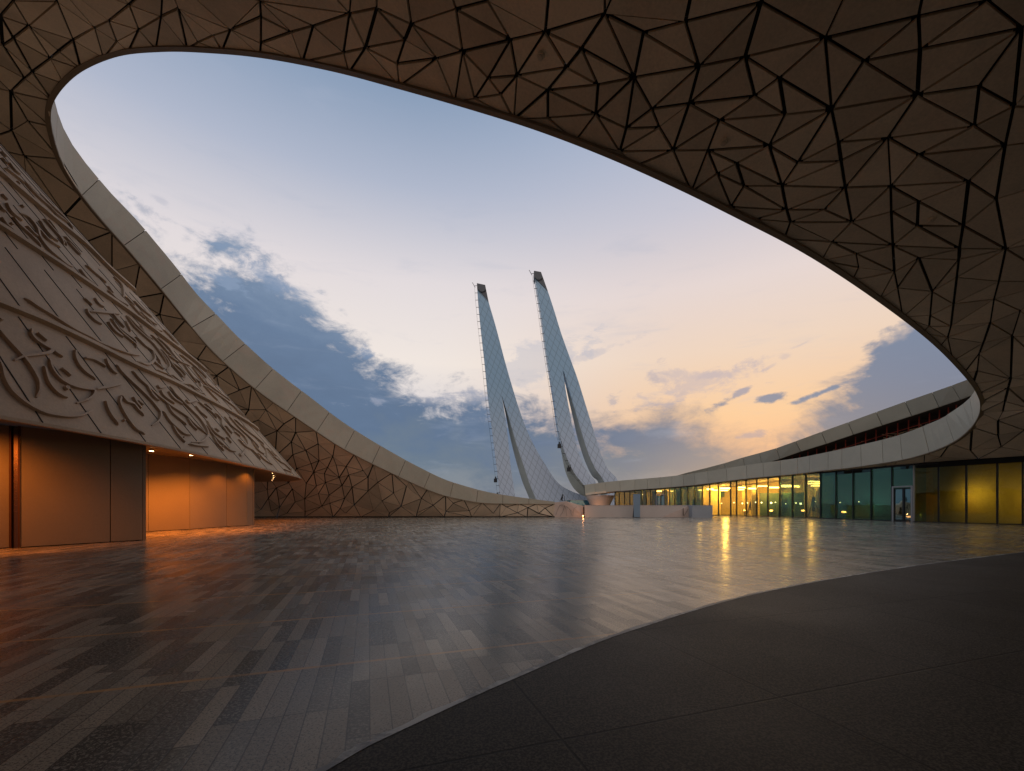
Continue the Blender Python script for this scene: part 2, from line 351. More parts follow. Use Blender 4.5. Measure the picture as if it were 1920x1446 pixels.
# ------------------------------------------------------------------ canopy geometry
RO = [  # rim px, py, depth | outer foot x, y, z | fascia height
 (1040, 945, 49.9, 5.0, 50.2, 0, .25), (995, 945, 49.6, 2.2, 50.0, 0, .6), (950, 944.5, 49.3, -.6, 49.9, 0, .95), (905, 943, 48.9, -3.4, 49.8, 0, 1.35), (862, 936, 48.4, -6.1, 49.8, 0, 1.6), (820, 925, 47.8, -8.8, 49.8, 0, 1.75),
 (772, 905, 46.8, -12, 49.8, 0, 1.9), (728, 884, 45.5, -15, 49.8, 0, 2.0), (683, 862, 44.2, -18, 49.8, 0, 2.15), (638, 838, 42.8, -21, 49.8, 0, 2.3), (592, 808, 41.2, -24.5, 49.7, 0, 2.35),
 (548, 778, 39.8, -28, 49.6, 0, 2.45), (500, 745, 38.3, -32, 49, 0, 2.5), (455, 710, 37, -36, 47.5, 0, 2.5), (400, 660, 35.5, -41, 45, 1, 2.5), (352, 605, 34, -45, 42, 3, 2.5),
 (300, 540, 32, -48, 38.5, 6, 2.4), (241, 470, 30, -50, 35, 9, 2.3), (175, 395, 28, -52, 31, 12, 2.2), (125, 325, 26.2, -53, 27, 15, 2.2), (100, 262, 24.5, -53, 22, 17, 2.2),
 (94, 200, 22.8, -52, 16, 18, 2.2), (135, 142, 20.8, -50, 9, 18, 2.2), (210, 104, 19.2, -46, 0, 17, 2.2), (300, 92.5, 17.8, -40, -8, 16, 2.2), (400, 95, 16.7, -32, -14, 15, 2.2),
 (500, 105, 15.8, -24, -18, 14, 2.2), (625, 129, 15, -15, -21, 13, 2.2), (750, 162, 14.4, -6, -23, 12.5, 2.2), (880, 199, 14, 3, -23, 12, 2.2), (1010, 240, 13.8, 12, -22, 11.5, 2.2),
 (1140, 290, 13.9, 20, -20, 11, 2.2), (1270, 348, 14.3, 27, -16, 10, 2.2), (1385, 405, 15, 33, -10, 9, 2.2), (1500, 465, 16, 38, -3, 8, 2.2), (1600, 528, 17.4, 41, 4, 7, 2.2),
 (1700, 600, 19.4, 42, 11, 6, 2.2), (1765, 655, 21.4, 41.5, 17, 5.4, 2.2), (1816, 710, 24, 40, 22, 4.98, 2.2), (1835, 740, 26, 39, 25.5, 4.98, 2.2), (1840, 761, 27.8, 38, 28, 4.98, 2.2),
 (1836, 780, 29, 37.2, 30, 4.98, 2.15), (1822, 802, 30.3, 36.5, 31.6, 4.98, 2.1), (1793, 826, 31.6, 35.8, 33, 4.98, 2.15), (1755, 844, 33.3, 35.0, 34.8, 4.98, 2.2), (1706, 859, 35.3, 34.3, 36.6, 4.98, 2.15),
 (1657, 868, 37.6, 34.0, 38.6, 4.98, 2.05), (1594, 877, 41, 33.6, 42, 4.98, 1.95), (1538, 883, 44.7, 33.2, 45.4, 4.95, 1.8), (1489, 889, 48.5, 32.2, 49.2, 4.8, 1.75), (1400, 897.5, 54, 29.9, 54.7, 4.65, 1.7),
 (1315, 908, 59.5, 26.6, 60.2, 4.25, 1.65), (1246, 914.5, 65.5, 23.6, 66, 4.0, 1.65), (1150, 921.5, 72, 17.3, 72.6, 3.7, 1.7), (1096, 928, 76, 13.0, 76.5, 3.2, 1.75)]
NS = 8
rim = catmull([P(a, b_, c) for a, b_, c, *_ in RO], NS)
outc = catmull([Vector((r[3], r[4], r[5])) for r in RO], NS)
hts = [v.x for v in catmull([Vector((r[6], 0, 0)) for r in RO], NS)]
N = len(rim)
def bulge(i):
    k = i/NS
    return 2.0*max(0, min(1, (k-12)/6))*max(0, min(1, (37-k)/8))
def S(i, v):
    i = max(0, min(N-1.001, i)); a = int(i); f = i-a
    r0 = rim[a].lerp(rim[a+1], f); o0 = outc[a].lerp(outc[a+1], f)
    p = r0.lerp(o0, v); p.z += bulge(i)*4*v*(1-v)*.6; return p
NV = 14
sv = [S(i, j/NV) for i in range(N) for j in range(NV+1)]
sf = [(i*(NV+1)+j, (i+1)*(NV+1)+j, (i+1)*(NV+1)+j+1, i*(NV+1)+j+1) for i in range(N-1) for j in range(NV)]
bvh = BVHTree.FromPolygons([tuple(p) for p in sv], sf)
CAM = Vector((0, 0, ZC))

nodes_px = [(855,17),(867,97),(957,75),(1022,60),(1134,26),(1090,92),(1206,62),(1062,127),(969,142),(915,147),(1121,159),(1189,146),(1027,169),(939,177),(835,162),(890,185),(974,222),(1027,221),(1117,214),(1174,241),(1222,205),(1236,239),(1082,246),(1162,285),(1262,282),(819,110),(914,2),
(1285,41),(1427,5),(1311,125),(1397,107),(1547,72),(1620,115),(1461,147),(1415,181),(1292,195),(1559,206),(1472,215),(1349,226),(1442,274),(1327,282),(1496,306),(1381,307),(1345,326),(1395,349),(1466,349),(1294,348),(1572,267),(1577,302),(1665,259),(1585,352),(1670,350),
(1722,32),(1852,3),(1916,54),(1725,94),(1720,179),(1836,163),(1827,237),(1901,200),(1371,388),(1475,394),(1546,394),(1597,417),(1482,417),(1489,449),(1420,411),(1560,454),(1671,397),(1605,476),(1564,484),(1610,502),(1674,461),(1677,510),
(1722,291),(1885,273),(1816,341),(1868,374),(1722,378),(1720,424),(1806,424),(1799,467),(1886,467),(1723,484),(1798,487),(1794,520),(1748,547),(1873,528),(1788,570),(1864,561),(1744,592),(1742,612),(1857,605),(1913,583),(1783,612),(1777,633),(1844,643),(1898,630),(1836,664),(1832,696),(1895,710),(1890,728),(1884,753),(1880,772),(1871,789),(1683,540),
(432,56),(489,32),(489,81),(546,60),(587,49),(655,26),(706,16),(644,99),(685,90),(759,75),(744,120),(771,45),(487,2),
(25,2),(1,30),(107,3),(54,49),(137,75),(177,52),(204,39),(242,10),(260,56),(302,31),(334,16),(399,67),(371,80),(94,110),(110,96),(219,78),(60,135),(46,147),(20,172),(52,227),(25,72),(5,85),(22,245),(45,292),
(549,853),(573,845),(598,864),(624,856),(556,879),(588,886),(614,877),(649,875),(681,883),(636,896),(610,905),(574,907),(593,912),(548,917),(597,926),(617,929),(646,935),(618,944),(660,914),(690,921),(664,947),(638,954),(648,963),(553,942),(572,960),(603,950),(524,952),(538,963),(503,935),(522,937),(518,915),(541,906),(501,919),(489,956),(508,959),(571,936),(538,931),(583,870),(608,889),(630,872),(654,891),(641,911),
(708,905),(716,940),(700,958),(738,925),(752,950),(762,912),(790,935),(782,962),(812,948),(836,960),(850,944),(880,958),(905,950),(925,963),(950,951),(970,962),(990,952),(1010,963),(1022,953),(730,962),(690,895)]
SL = N-1-6*NS                                   # soffit proper stops where the fascia meets the glass
pts3, kindn = [], []
def addp(p, k): pts3.append(p); kindn.append(k); return len(pts3)-1
cr = cumlen(rim[:SL+1]); co_ = cumlen(outc[:SL+1])
nr = int(cr[-1]/2.1); no = int(co_[-1]/3.2)
rim_i = [addp(polyat(rim, cr, cr[-1]*k/nr), 'r') for k in range(nr+1)]
out_i = [addp(polyat(outc, co_, co_[-1]*k/no), 'o') for k in range(no+1)]
trac = []
for px, py in nodes_px:
    h = bvh.ray_cast(CAM, raydir(px, py))
    if h[0] is not None and min((h[0]-pts3[k]).length for k in rim_i) > .55: addp(h[0], 't'); trac.append((px, py))
def proj(p):
    if p.y < .5: return None
    return (960+FPX*p.x/p.y, H0-FPX*(p.z-ZC)/p.y)
rnd = random.Random(5)
for _ in range(16000):
    i = rnd.random()*SL; v = rnd.random()
    p = S(i, v); q = proj(p)
    r = 3.3
    if q and -80 < q[0] < 2000 and -60 < q[1] < 1100:
        md = min((q[0]-a)**2+(q[1]-b_)**2 for a, b_ in trac)**.5
        if md < (62 if q[1] < 430 and 430 < q[0] < 1930 else (34 if q[1] < 620 else 24)): continue
        if q[1] < 430 and q[0] > 430 and q[0] < 1930: continue
        r = 1.4 if p.y > 34 else 1.75
    if min((p-z_).length for z_ in pts3) > r*(.8+.4*rnd.random()): addp(p, 'j')
cz = Vector((0, .5, 1)).normalized(); ex = Vector((1, 0, 0)); ey = cz.cross(ex)
def stereo(p):
    d_ = (p-CAM).normalized(); k = 1/(1+d_.dot(cz)+1e-6); return Vector((d_.dot(ex)*k, d_.dot(ey)*k))
loop = rim_i+out_i[::-1]
CH = '''855,17 957,75|867,97 957,75 1022,60 1134,26|957,75 915,147 890,185|1022,60 969,142 939,177|1134,26 1090,92 1062,127 1027,169 974,222|1022,60 1090,92 1189,146|1134,26 1206,62 1311,125|1134,26 1189,146|1206,62 1189,146 1174,241 1162,285
1189,146 1121,159 1027,169|1062,127 1121,159|1090,92 1121,159 1117,214|1027,169 1117,214 1174,241|1189,146 1117,214 1082,246|1117,214 1162,285|1027,221 1117,214|1027,169 1027,221|974,222 1027,221 1082,246 1162,285|1189,146 1222,205 1236,239 1262,282 1294,348
1311,125 1222,205 1174,241|1236,239 1174,241|1236,239 1162,285|1262,282 1162,285|1189,146 1311,125 1397,107 1547,72 1722,32 1852,3|1285,41 1206,62|1285,41 1311,125|1285,41 1427,5|1427,5 1311,125|1427,5 1397,107|1427,5 1547,72|1311,125 1292,195 1262,282
1222,205 1292,195 1415,181|1292,195 1397,107|1292,195 1349,226 1442,274 1496,306|1397,107 1415,181 1472,215 1559,206|1397,107 1461,147 1559,206|1461,147 1547,72|1415,181 1461,147 1472,215|1547,72 1559,206 1572,267 1577,302 1585,352 1597,417
1547,72 1620,115 1720,179|1620,115 1559,206 1496,306 1466,349|1620,115 1722,32|1620,115 1725,94 1916,54|1722,32 1725,94 1720,179 1665,259 1585,352|1559,206 1720,179 1836,163|1572,267 1665,259|1572,267 1720,179|1916,54 1720,179|1916,54 1836,163 1827,237 1885,273 1901,200 1836,163
1665,259 1827,237|1665,259 1722,291 1816,341 1868,374|1722,291 1827,237|1722,291 1885,273 1816,341 1806,424 1799,467 1798,487|1670,350 1722,291|1585,352 1670,350 1816,341|1577,302 1665,259|1670,350 1722,378 1806,424|1722,378 1816,341|1722,378 1720,424 1806,424
1671,397 1722,378|1670,350 1671,397 1674,461 1677,510|1597,417 1671,397 1720,424 1674,461|1597,417 1670,350|1597,417 1674,461|1720,424 1799,467|1674,461 1799,467|1806,424 1868,374|1674,461 1723,484 1799,467|1472,215 1442,274|1349,226 1415,181|1349,226 1472,215|1349,226 1262,282
1349,226 1327,282 1294,348|1327,282 1442,274 1559,206|1262,282 1327,282 1381,307 1466,349|1327,282 1345,326 1371,388|1294,348 1345,326 1381,307 1442,274 1466,349 1475,394 1482,417 1489,449|1345,326 1395,349 1371,388|1381,307 1395,349 1475,394|1395,349 1466,349 1585,352
1496,306 1572,267|1496,306 1577,302|1466,349 1577,302|1371,388 1475,394 1546,394 1597,417|1475,394 1585,352 1546,394|1482,417 1546,394|1482,417 1597,417 1489,449|1420,411 1475,394|1420,411 1482,417|1489,449 1560,454 1597,417|1560,454 1605,476 1677,510|1560,454 1674,461 1605,476
432,56 489,32|432,56 489,81|487,2 489,32 489,81 546,60 587,49 655,26 706,16|489,32 546,60|487,2 587,49|587,49 644,99|655,26 644,99|655,26 685,90|706,16 685,90|644,99 685,90 759,75|706,16 771,45 867,97|706,16 759,75|771,45 759,75 744,120|771,45 819,110
744,120 819,110 867,97|685,90 744,120 835,162 890,185|819,110 835,162 867,97|867,97 890,185|867,97 915,147 939,177 974,222|915,147 969,142 1062,127|957,75 969,142 974,222|969,142 1027,169|890,185 939,177|1022,60 1062,127|855,17 867,97|855,17 914,2|914,2 957,75'''
tn = {}
for k, kd in enumerate(kindn):
    if kd == 't': q = proj(pts3[k]); tn[(round(q[0]), round(q[1]))] = k
def near(px, py):
    b_ = min(tn, key=lambda c: (c[0]-px)**2+(c[1]-py)**2); return tn[b_] if (b_[0]-px)**2+(b_[1]-py)**2 < 20 else None
CEs = set()
for chain in CH.replace('\n', '|').split('|'):
    ks = [near(*map(float, c.split(','))) for c in chain.split()]
    for a, b_ in zip(ks, ks[1:]):
        if a is not None and b_ is not None and a != b_: CEs.add((min(a, b_), max(a, b_)))
v2, e2, f2, ov, oe, of = delaunay_2d_cdt([stereo(p) for p in pts3], sorted(CEs), [loop], 1, 1e-6)
o2n = {ov[k][0]: k for k in range(len(v2)) if ov[k]}
CE = {tuple(sorted((o2n[a], o2n[b_]))) for a, b_ in CEs if a in o2n and b_ in o2n}
def p3(k):
    if ov[k]: return pts3[ov[k][0]], kindn[ov[k][0]]
    return None, None
canopy = empty('curved_canopy', 'sweeping stone canopy with triangle patterned underside and large oval opening', 'canopy', (0, 45, 0))
sof = MB(); back = MB(); rg = random.Random(3); ew = {}
def width(a, b_, ka, kb):
    key = (min(a, b_), max(a, b_))
    if key not in ew:
        if ka in 'ro' and kb in 'ro': ew[key] = .03
        else:
            far = (pts3_mid(a, b_)-CAM).length
            if key in CE: ew[key] = rg.choice([.034, .038, .042, .048])
            elif ka == 't' and kb == 't' and 430 < proj(pts3_mid(a, b_))[0] < 1690 and proj(pts3_mid(a, b_))[1] < 520: ew[key] = rg.choice([.011, .013, .022])
            else: ew[key] = rg.choice([.026, .030, .034, .038, .044]) if far < 34 else rg.choice([.02, .045, .052, .058, .06])
    return ew[key]
def pts3_mid(a, b_): return (p3(a)[0]+p3(b_)[0])/2
for f in f2:
    if len(f) != 3: continue
    P3 = [p3(k) for k in f]
    if any(p[0] is None for p in P3): continue
    V = [p[0] for p in P3]; c = (V[0]+V[1]+V[2])/3; nrm = (V[1]-V[0]).cross(V[2]-V[0])
    ar = nrm.length/2
    if ar < .02: continue
    nrm.normalize()
    if nrm.dot(CAM-c) < 0: nrm = -nrm
    wd = [width(f[(k+1) % 3], f[(k+2) % 3], P3[(k+1) % 3][1], P3[(k+2) % 3][1]) for k in range(3)]
    hh = [2*ar/(V[(k+1) % 3]-V[(k+2) % 3]).length for k in range(3)]
    bb = [wd[k]/hh[k] for k in range(3)]
    back.poly([v-nrm*.16 for v in V])
    if sum(bb) > .85: continue
    T = []
    for k in range(3):
        o1, o2 = bb[(k+1) % 3], bb[(k+2) % 3]
        T.append(V[k]*(1-o1-o2)+V[(k+1) % 3]*o1+V[(k+2) % 3]*o2)
    tl = [nrm*rg.uniform(-.012, .012) for _ in range(3)]
    sof.prism([T[k]+tl[k] for k in range(3)], -nrm*.09)
sof.build('soffit', M_soffit, canopy, recalc=True)
back.build('soffit_backing', M_black, canopy, recalc=False)
pb = MB()
for a, b_ in zip(outc[:17*NS], outc[1:17*NS]):
    if max(a.z, b_.z) < .05: pb.bar(a+Vector((0, -.08, .03)), b_+Vector((0, -.08, .03)), .16, .16)
pb.build('base_leak_cover', M_black, canopy)  # black strip added at the wall base to cover leaking light
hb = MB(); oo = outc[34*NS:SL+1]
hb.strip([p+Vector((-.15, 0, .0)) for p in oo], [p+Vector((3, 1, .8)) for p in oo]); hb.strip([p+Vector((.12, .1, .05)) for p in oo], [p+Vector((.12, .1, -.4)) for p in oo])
hb.build('head_leak_blocker', M_black, canopy, recalc=False)  # black strips added to stop outside light leaking in above the glass
# fascia strip (stone panels with open joints) + rim trim + roof skin
top = []
for i in range(N):
    t = (rim[min(i+1, N-1)]-rim[max(i-1, 0)]); th = Vector((t.x, t.y, 0))
    hl = max(th.length, 1e-6); hu = th/hl; u = (Vector((0, 0, 1))*hl-hu*t.z).normalized()
    top.append(rim[i]+u*hts[i])
def inward(i):
    t = (rim[min(i+1, N-1)]-rim[max(i-1, 0)]); return Vector((t.y, -t.x, 0)).normalized()   # towards the opening (right of travel)
inn = [inward(i) for i in range(N)]
for i in range(N):                                       # make sure it points away from the outer curve
    dv = (outc[i]-rim[i]); dv.z = 0
    if i < SL and inn[i].dot(dv) > 0: inn[i] = -inn[i]
for i in range(SL, N): inn[i] = inn[SL-1] if inn[i].dot(inn[SL-1]) > 0 and False else (inn[i] if inn[i].dot(-CAM+rim[i]) < 0 else -inn[i])
cumr = cumlen(rim)
def fpt(s, pts): return polyat(pts, cumr, s)
def fascia_run(name, s0, s1, step, mtl):
    fm = MB(); s = s0; k = 0
    while s < s1-.3:
        e = min(s+step*(1 if mtl is M_fascia else rnd.choice([.8, 1, 1, 1.25])), s1); a0, a1 = s+.022, e-.022
        ns = 4
        ss_ = [a0+(a1-a0)*q/ns for q in range(ns+1)]
        lo = [fpt(q, rim)+fpt(q, inn)*.06 for q in ss_]; hi = [fpt(q, top)+fpt(q, inn)*.06 for q in ss_]
        lob = [p-fpt(q, inn)*.10 for p, q in zip(lo, ss_)]; hib = [p-fpt(q, inn)*.10 for p, q in zip(hi, ss_)]
        base_i = len(fm.v); n = ns+1
        fm.v += lo+hi+lob+hib
        for q in range(ns):
            fm.f += [(base_i+q, base_i+q+1, base_i+n+q+1, base_i+n+q), (base_i+2*n+q+1, base_i+2*n+q, base_i+3*n+q, base_i+3*n+q+1),
                     (base_i+q+1, base_i+q, base_i+2*n+q, base_i+2*n+q+1), (base_i+n+q, base_i+n+q+1, base_i+3*n+q+1, base_i+3*n+q)]
        fm.f += [(base_i, base_i+n, base_i+3*n, base_i+2*n), (base_i+ns, base_i+2*n+ns, base_i+3*n+ns, base_i+n+ns)]
        s = e; k += 1
    return fm.build(name, mtl, canopy)
STIP = cumr[38*NS]
fascia_run('fascia', 0, STIP, 3.05, M_fascia)
fascia_run('fascia', STIP, cumr[-1], 2.15, M_fasciaR)
bk = MB(); bk.strip([r-n_*.05+Vector((0, 0, .06)) for r, n_ in zip(rim, inn)], [t-n_*.05-Vector((0, 0, .05)) for t, n_ in zip(top, inn)])
bk.build('fascia_backing', M_black, canopy, recalc=False)
tr = MB()
for i in range(N-1):
    a, b_ = rim[i], rim[i+1]; ia, ib = inn[i], inn[i+1]; z = Vector((0, 0, .07))
    pa = [a+ia*.05-z, a-ia*.16-z, a-ia*.16+z*.3, a+ia*.05+z*.3]; pb = [b_+ib*.05-z, b_-ib*.16-z, b_-ib*.16+z*.3, b_+ib*.05+z*.3]
    for k in range(4): tr.quad(pa[k], pb[k], pb[(k+1) % 4], pa[(k+1) % 4])
tr.build('rim_trim', M_trim, canopy)
rs = MB(); rs.strip([t-n_*.1-Vector((0, 0, .06)) for t, n_ in zip(top[:SL+1], inn)], [Vector((o.x, o.y, o.z+.9+1.1*max(0, min(1, (38*NS-i_)/(3*NS)))))+(o-r).normalized()*.5 for i_, (o, r) in enumerate(zip(outc[:SL+1], rim))])
rs.build('roof_skin', M_roof, canopy, recalc=False)

# upper ribbon on the right, the dark slot below it and what stands in the slot
LO = [(1250, 902, 68), (1292, 897, 64), (1350, 888, 60), (1400, 879, 57), (1454, 863, 53), (1506, 845, 50), (1557, 829.5, 48.2), (1617, 809, 46), (1684, 788, 43.4), (1745, 768, 40.6), (1785, 755, 38.3), (1830, 738, 35.5), (1880, 715, 33)]
HI = [(1246, 899), (1286, 887), (1345, 872.5), (1396, 857), (1448, 843), (1496, 826), (1548, 807), (1607, 786), (1672, 762), (1733, 741), (1770, 728), (1812, 713), (1862, 692)]
lo_c = catmull([P(*p) for p in LO], 6); hi_c = catmull([P(h[0], h[1], l[2]) for h, l in zip(HI, LO)], 6)
cl = cumlen(lo_c); fm = MB(); s = 0
while s < cl[-1]-.5:
    e = min(s+2.55, cl[-1]); a0, a1 = s+.03, e-.03
    L0, L1, H0_, H1 = polyat(lo_c, cl, a0), polyat(lo_c, cl, a1), polyat(hi_c, cl, a0), polyat(hi_c, cl, a1)
    fm.prism([L0, L1, H1, H0_], (.16, .1, 0)); s = e
fm.build('upper_fascia', M_fasciaR, canopy)
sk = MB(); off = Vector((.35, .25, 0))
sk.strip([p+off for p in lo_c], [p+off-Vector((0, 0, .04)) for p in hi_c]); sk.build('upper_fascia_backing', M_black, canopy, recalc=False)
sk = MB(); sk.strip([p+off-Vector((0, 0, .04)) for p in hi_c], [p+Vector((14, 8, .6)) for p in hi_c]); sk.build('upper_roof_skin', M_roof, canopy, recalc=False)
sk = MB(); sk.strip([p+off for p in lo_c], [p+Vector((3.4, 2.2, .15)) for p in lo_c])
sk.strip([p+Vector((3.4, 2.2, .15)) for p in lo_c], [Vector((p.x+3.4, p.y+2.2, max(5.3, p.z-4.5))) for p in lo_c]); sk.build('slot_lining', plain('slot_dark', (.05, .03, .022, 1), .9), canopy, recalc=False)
scf = MB(); jk = MB()
for k in range(30):
    s = cl[-1]*(.18+.70*k/30); p = polyat(lo_c, cl, s)+Vector((1.5, .9, 0)); scf.bar(p+Vector((0, 0, .25)), Vector((p.x, p.y, max(5.35, p.z-3.2))), .07, .07)
for zz in (-.75, -1.3, -1.9):
    q = [polyat(lo_c, cl, cl[-1]*(.18+.70*k/30))+Vector((1.5, .9, zz)) for k in range(30)]
    for q_ in q: q_.z = max(q_.z, 5.4)
    for a, b_ in zip(q, q[1:]): scf.bar(a, b_, .05, .05)
for k in range(170):
    s = cl[-1]*rnd.uniform(.22, .86); p = polyat(lo_c, cl, s)+Vector((rnd.uniform(1.9, 2.7), 1.3, rnd.uniform(-2.4, -.55))); p.z = max(p.z, 5.5)
    a = Vector((rnd.uniform(-.5, .5), rnd.uniform(-.5, .5), rnd.uniform(-.22, .22))); jk.bar(p-a, p+a, rnd.uniform(.05, .14), rnd.uniform(.04, .12))
scf.build('slot_framework', M_red, canopy); tag(jk.build('slot_boards', M_junk, canopy), kind='stuff')

# ------------------------------------------------------------------ glass pavilion
GP = [(44, 14), (42, 22), (38.3, 29), (36.0, 33.3), (34.3, 36.4), (33.8, 40), (33.3, 44.4), (31.9, 50.5), (29.4, 55.4), (26.9, 59.5), (23.4, 66.2), (17.0, 73.4)]
gc = catmull([Vector((a+.12, b_+.2, 0)) for a, b_ in GP], 10)
def gtop(p):                              # glass head height, follows the fascia underside
    best = min(range(36*NS, N), key=lambda i: (rim[i].x-p.x)**2+(rim[i].y-p.y)**2)
    return min(4.93, rim[best].z-.06) if best >= SL-2*NS else 4.93
def gx(px):                               # where a sight line meets the glass in plan
    u = (px-960)/FPX
    for a, b_ in zip(gc, gc[1:]):
        fa, fb = a.x-u*a.y, b_.x-u*b_.y
        if fa*fb <= 0 and fa != fb: return a.lerp(b_, fa/(fa-fb))
    return None
pav = empty('glass_pavilion', 'long glass fronted pavilion glowing yellow under the pale stone canopy', 'pavilion', (34, 45, 0))
mul_px = [1153, 1161, 1171, 1181, 1191, 1204, 1212, 1220, 1230, 1247, 1255, 1265, 1277, 1290, 1303, 1317, 1331, 1347, 1370, 1381, 1399, 1419, 1440, 1462, 1486, 1511, 1539, 1568, 1600, 1634, 1673, 1714, 1760, 1812, 1870, 1918, 1972, 2030]
mp = [gx(p) for p in mul_px]; mp = [(a, p) for a, p in zip(mul_px, mp) if p is not None]
for k, (pxx, p) in enumerate(mp):
    zt = gtop(p); q = mp[min(k+1, len(mp)-1)][1] if k < len(mp)-1 else mp[k-1][1]; t = (q-p).normalized(); nn_ = Vector((t.y, -t.x, 0))
    if nn_.dot(-p) < 0: nn_ = -nn_
    mb = MB(); wd = .10
    mb.prism([p-t*wd/2+nn_*.08, p+t*wd/2+nn_*.08, p+t*wd/2-nn_*.12, p-t*wd/2-nn_*.12], (0, 0, zt))
    o = mb.build('mullion', M_alu if pxx == 1714 else M_metal, pav)
for k in range(len(mp)-1):
    (xa, a), (xb, b_) = mp[k], mp[k+1]
    za, zb = gtop(a), gtop(b_); t = (b_-a).normalized()
    a2, b2 = a+t*.052, b_-t*.052; z0 = .05
    nn_ = Vector((t.y, -t.x, 0))
    if nn_.dot(-a) < 0: nn_ = -nn_
    zl = 3.05 if xa in (1673, 1230) else z0
    mb = MB(); mb.prism([a2+Vector((0, 0, zl+.06 if zl > 1 else zl)), b2+Vector((0, 0, zl+.06 if zl > 1 else zl)), b2+Vector((0, 0, zb-.02)), a2+Vector((0, 0, za-.02))], -nn_*.02)
    mb.build('glass_pane', M_glass, pav)
    if zl > 1:                            # framed doorway
        fr = MB(); fo = nn_*.06
        for q in (a2+t*.06, b2-t*.06): fr.bar(q+fo+Vector((0, 0, 0)), q+fo+Vector((0, 0, 3.0)), .14, .12, up=nn_)
        fr.bar(a2+fo+Vector((0, 0, 3.06)), b2+fo+Vector((0, 0, 3.06)), .12, .12)
        d_o = fr.build('door', M_alu, pav)
        lf = MB(); L = (b2-a2).length
        for (u0, u1) in ((.09, .52), (.56, .91)):
            pa, pb = a2+t*L*u0, a2+t*L*u1
            for (q0, q1) in (((pa, .06), (pa, 2.9)), ((pb, .06), (pb, 2.9)), ((pa, .12), (pb, .12)), ((pa, 2.88), (pb, 2.88))):
                lf.bar(q0[0]+Vector((0, 0, q0[1])), q1[0]+Vector((0, 0, q1[1])), .09, .09)
        lf.bar(a2+t*L*.54+Vector((0, 0, .05)), a2+t*L*.54+Vector((0, 0, 2.95)), .18, .1)
        lo_ = lf.build('door_leaf', M_metal, pav)
        dg = MB(); dg.prism([a2+t*.15+Vector((0, 0, .1)), b2-t*.15+Vector((0, 0, .1)), b2-t*.15+Vector((0, 0, 2.9)), a2+t*.15+Vector((0, 0, 2.9))], -nn_*.015)
        dg.build('door_glass', glassmat('door_glass_'+str(k), (.35, .36, .36, 1), .3), pav)
hd = MB(); hs = MB()
for a, b_ in zip(mp, mp[1:]):
    A, B = a[1], b_[1]; za, zb = gtop(A), gtop(B)
    hd.bar(A+Vector((0, 0, za-.03)), B+Vector((0, 0, zb-.03)), .22, .14); hs.bar(A+Vector((0, 0, .03)), B+Vector((0, 0, .03)), .2, .06)
hd.build('head_rail', M_metal, pav); hs.build('sill_rail', M_metal, pav)
# interior shell
gl_ = [p for _, p in mp]
def outn(k):
    a = gl_[max(k-1, 0)]; b_ = gl_[min(k+1, len(gl_)-1)]; t = (b_-a).normalized(); n = Vector((t.y, -t.x, 0)); return n if n.dot(a) > 0 else -n
def room(k0, k1, depth, wm, cm, fmat, names, ch=None):
    idx = list(range(k0, k1+1)); F = [gl_[k]+outn(k)*.16 for k in idx]; Bk = [gl_[k]+outn(k)*depth for k in idx]
    hh_ = [gtop(gl_[k])-.05 if ch is None else ch for k in idx]
    mb = MB(); mb.strip(Bk, [p+Vector((0, 0, h)) for p, h in zip(Bk, hh_)])
    mb.poly([F[0], Bk[0], Bk[0]+Vector((0, 0, hh_[0])), F[0]+Vector((0, 0, hh_[0]))]); mb.poly([F[-1], Bk[-1], Bk[-1]+Vector((0, 0, hh_[-1])), F[-1]+Vector((0, 0, hh_[-1]))])
    mb.build(names[0], wm, pav, recalc=False)
    mb = MB(); mb.strip([p+Vector((0, 0, h)) for p, h in zip(F, hh_)], [p+Vector((0, 0, h)) for p, h in zip(Bk, hh_)]); mb.build(names[1], cm, pav, recalc=False)
    mb = MB(); mb.strip([p+Vector((0, 0, .012)) for p in F], [p+Vector((0, 0, .012)) for p in Bk]); mb.build(names[2], fmat, pav, recalc=False)
    return F, Bk
kk = {x: i for i, (x, _) in enumerate(mp)}
m_yel = stone('ochre_wall', (.60, .46, .16, 1), .10, .7, .5); m_ceil = plain('dim_ceiling', (.28, .22, .14, 1), .8); m_flr = plain('room_floor', (.20, .19, .10, 1), .25)
m_teal = plain('teal_blind', (.06, .26, .25, 1), .7, 0, .15); m_yel2 = stone('yellow_curtain', (.42, .33, .09, 1), .15, .8, .6)
room(0, kk[1539], 8.0, m_yel, m_ceil, m_flr, ('back_wall', 'ceiling', 'floor'))
room(kk[1539]+0, kk[1714], 1.6, m_teal, m_ceil, m_flr, ('back_wall', 'ceiling', 'floor'))
room(kk[1714], len(gl_)-1, 2.6, m_yel2, m_ceil, m_flr, ('back_wall', 'ceiling', 'floor'))
# inner columns / wall fins in the lit room
M_cream = stone('cream_column', (.70, .55, .25, 1), .05)
for px_, D_, w_ in [(1215, 76, .6), (1235, 74, .9), (1260, 72, 1.4), (1283, 70, .5), (1296, 69, 1.1), (1322, 66, 1.4), (1340, 63, 1.6), (1394, 60, .3), (1413, 57.5, .5), (1533, 50, .6)]:
    c = P(px_, H0, D_); fin = MB(); fin.box((c.x-w_/2, c.y-.15, .02), (c.x+w_/2, c.y+.15, 4.2)); fin.build('inner_column', M_cream, pav)
m_grn = plain('green_partition', (.07, .13, .08, 1), .5)
for px0, px1, D_, z1 in [(1425, 1463, 56, 3.0), (1466, 1508, 54, 3.0), (1326, 1372, 66, 3.6)]:
    a, b_ = P(px0, H0, D_), P(px1, H0, D_); grn = MB(); grn.box((a.x, a.y, 0.02 if px0 > 1400 else 2.7), (b_.x, a.y+.1, z1)); grn.build('partition', m_grn, pav)

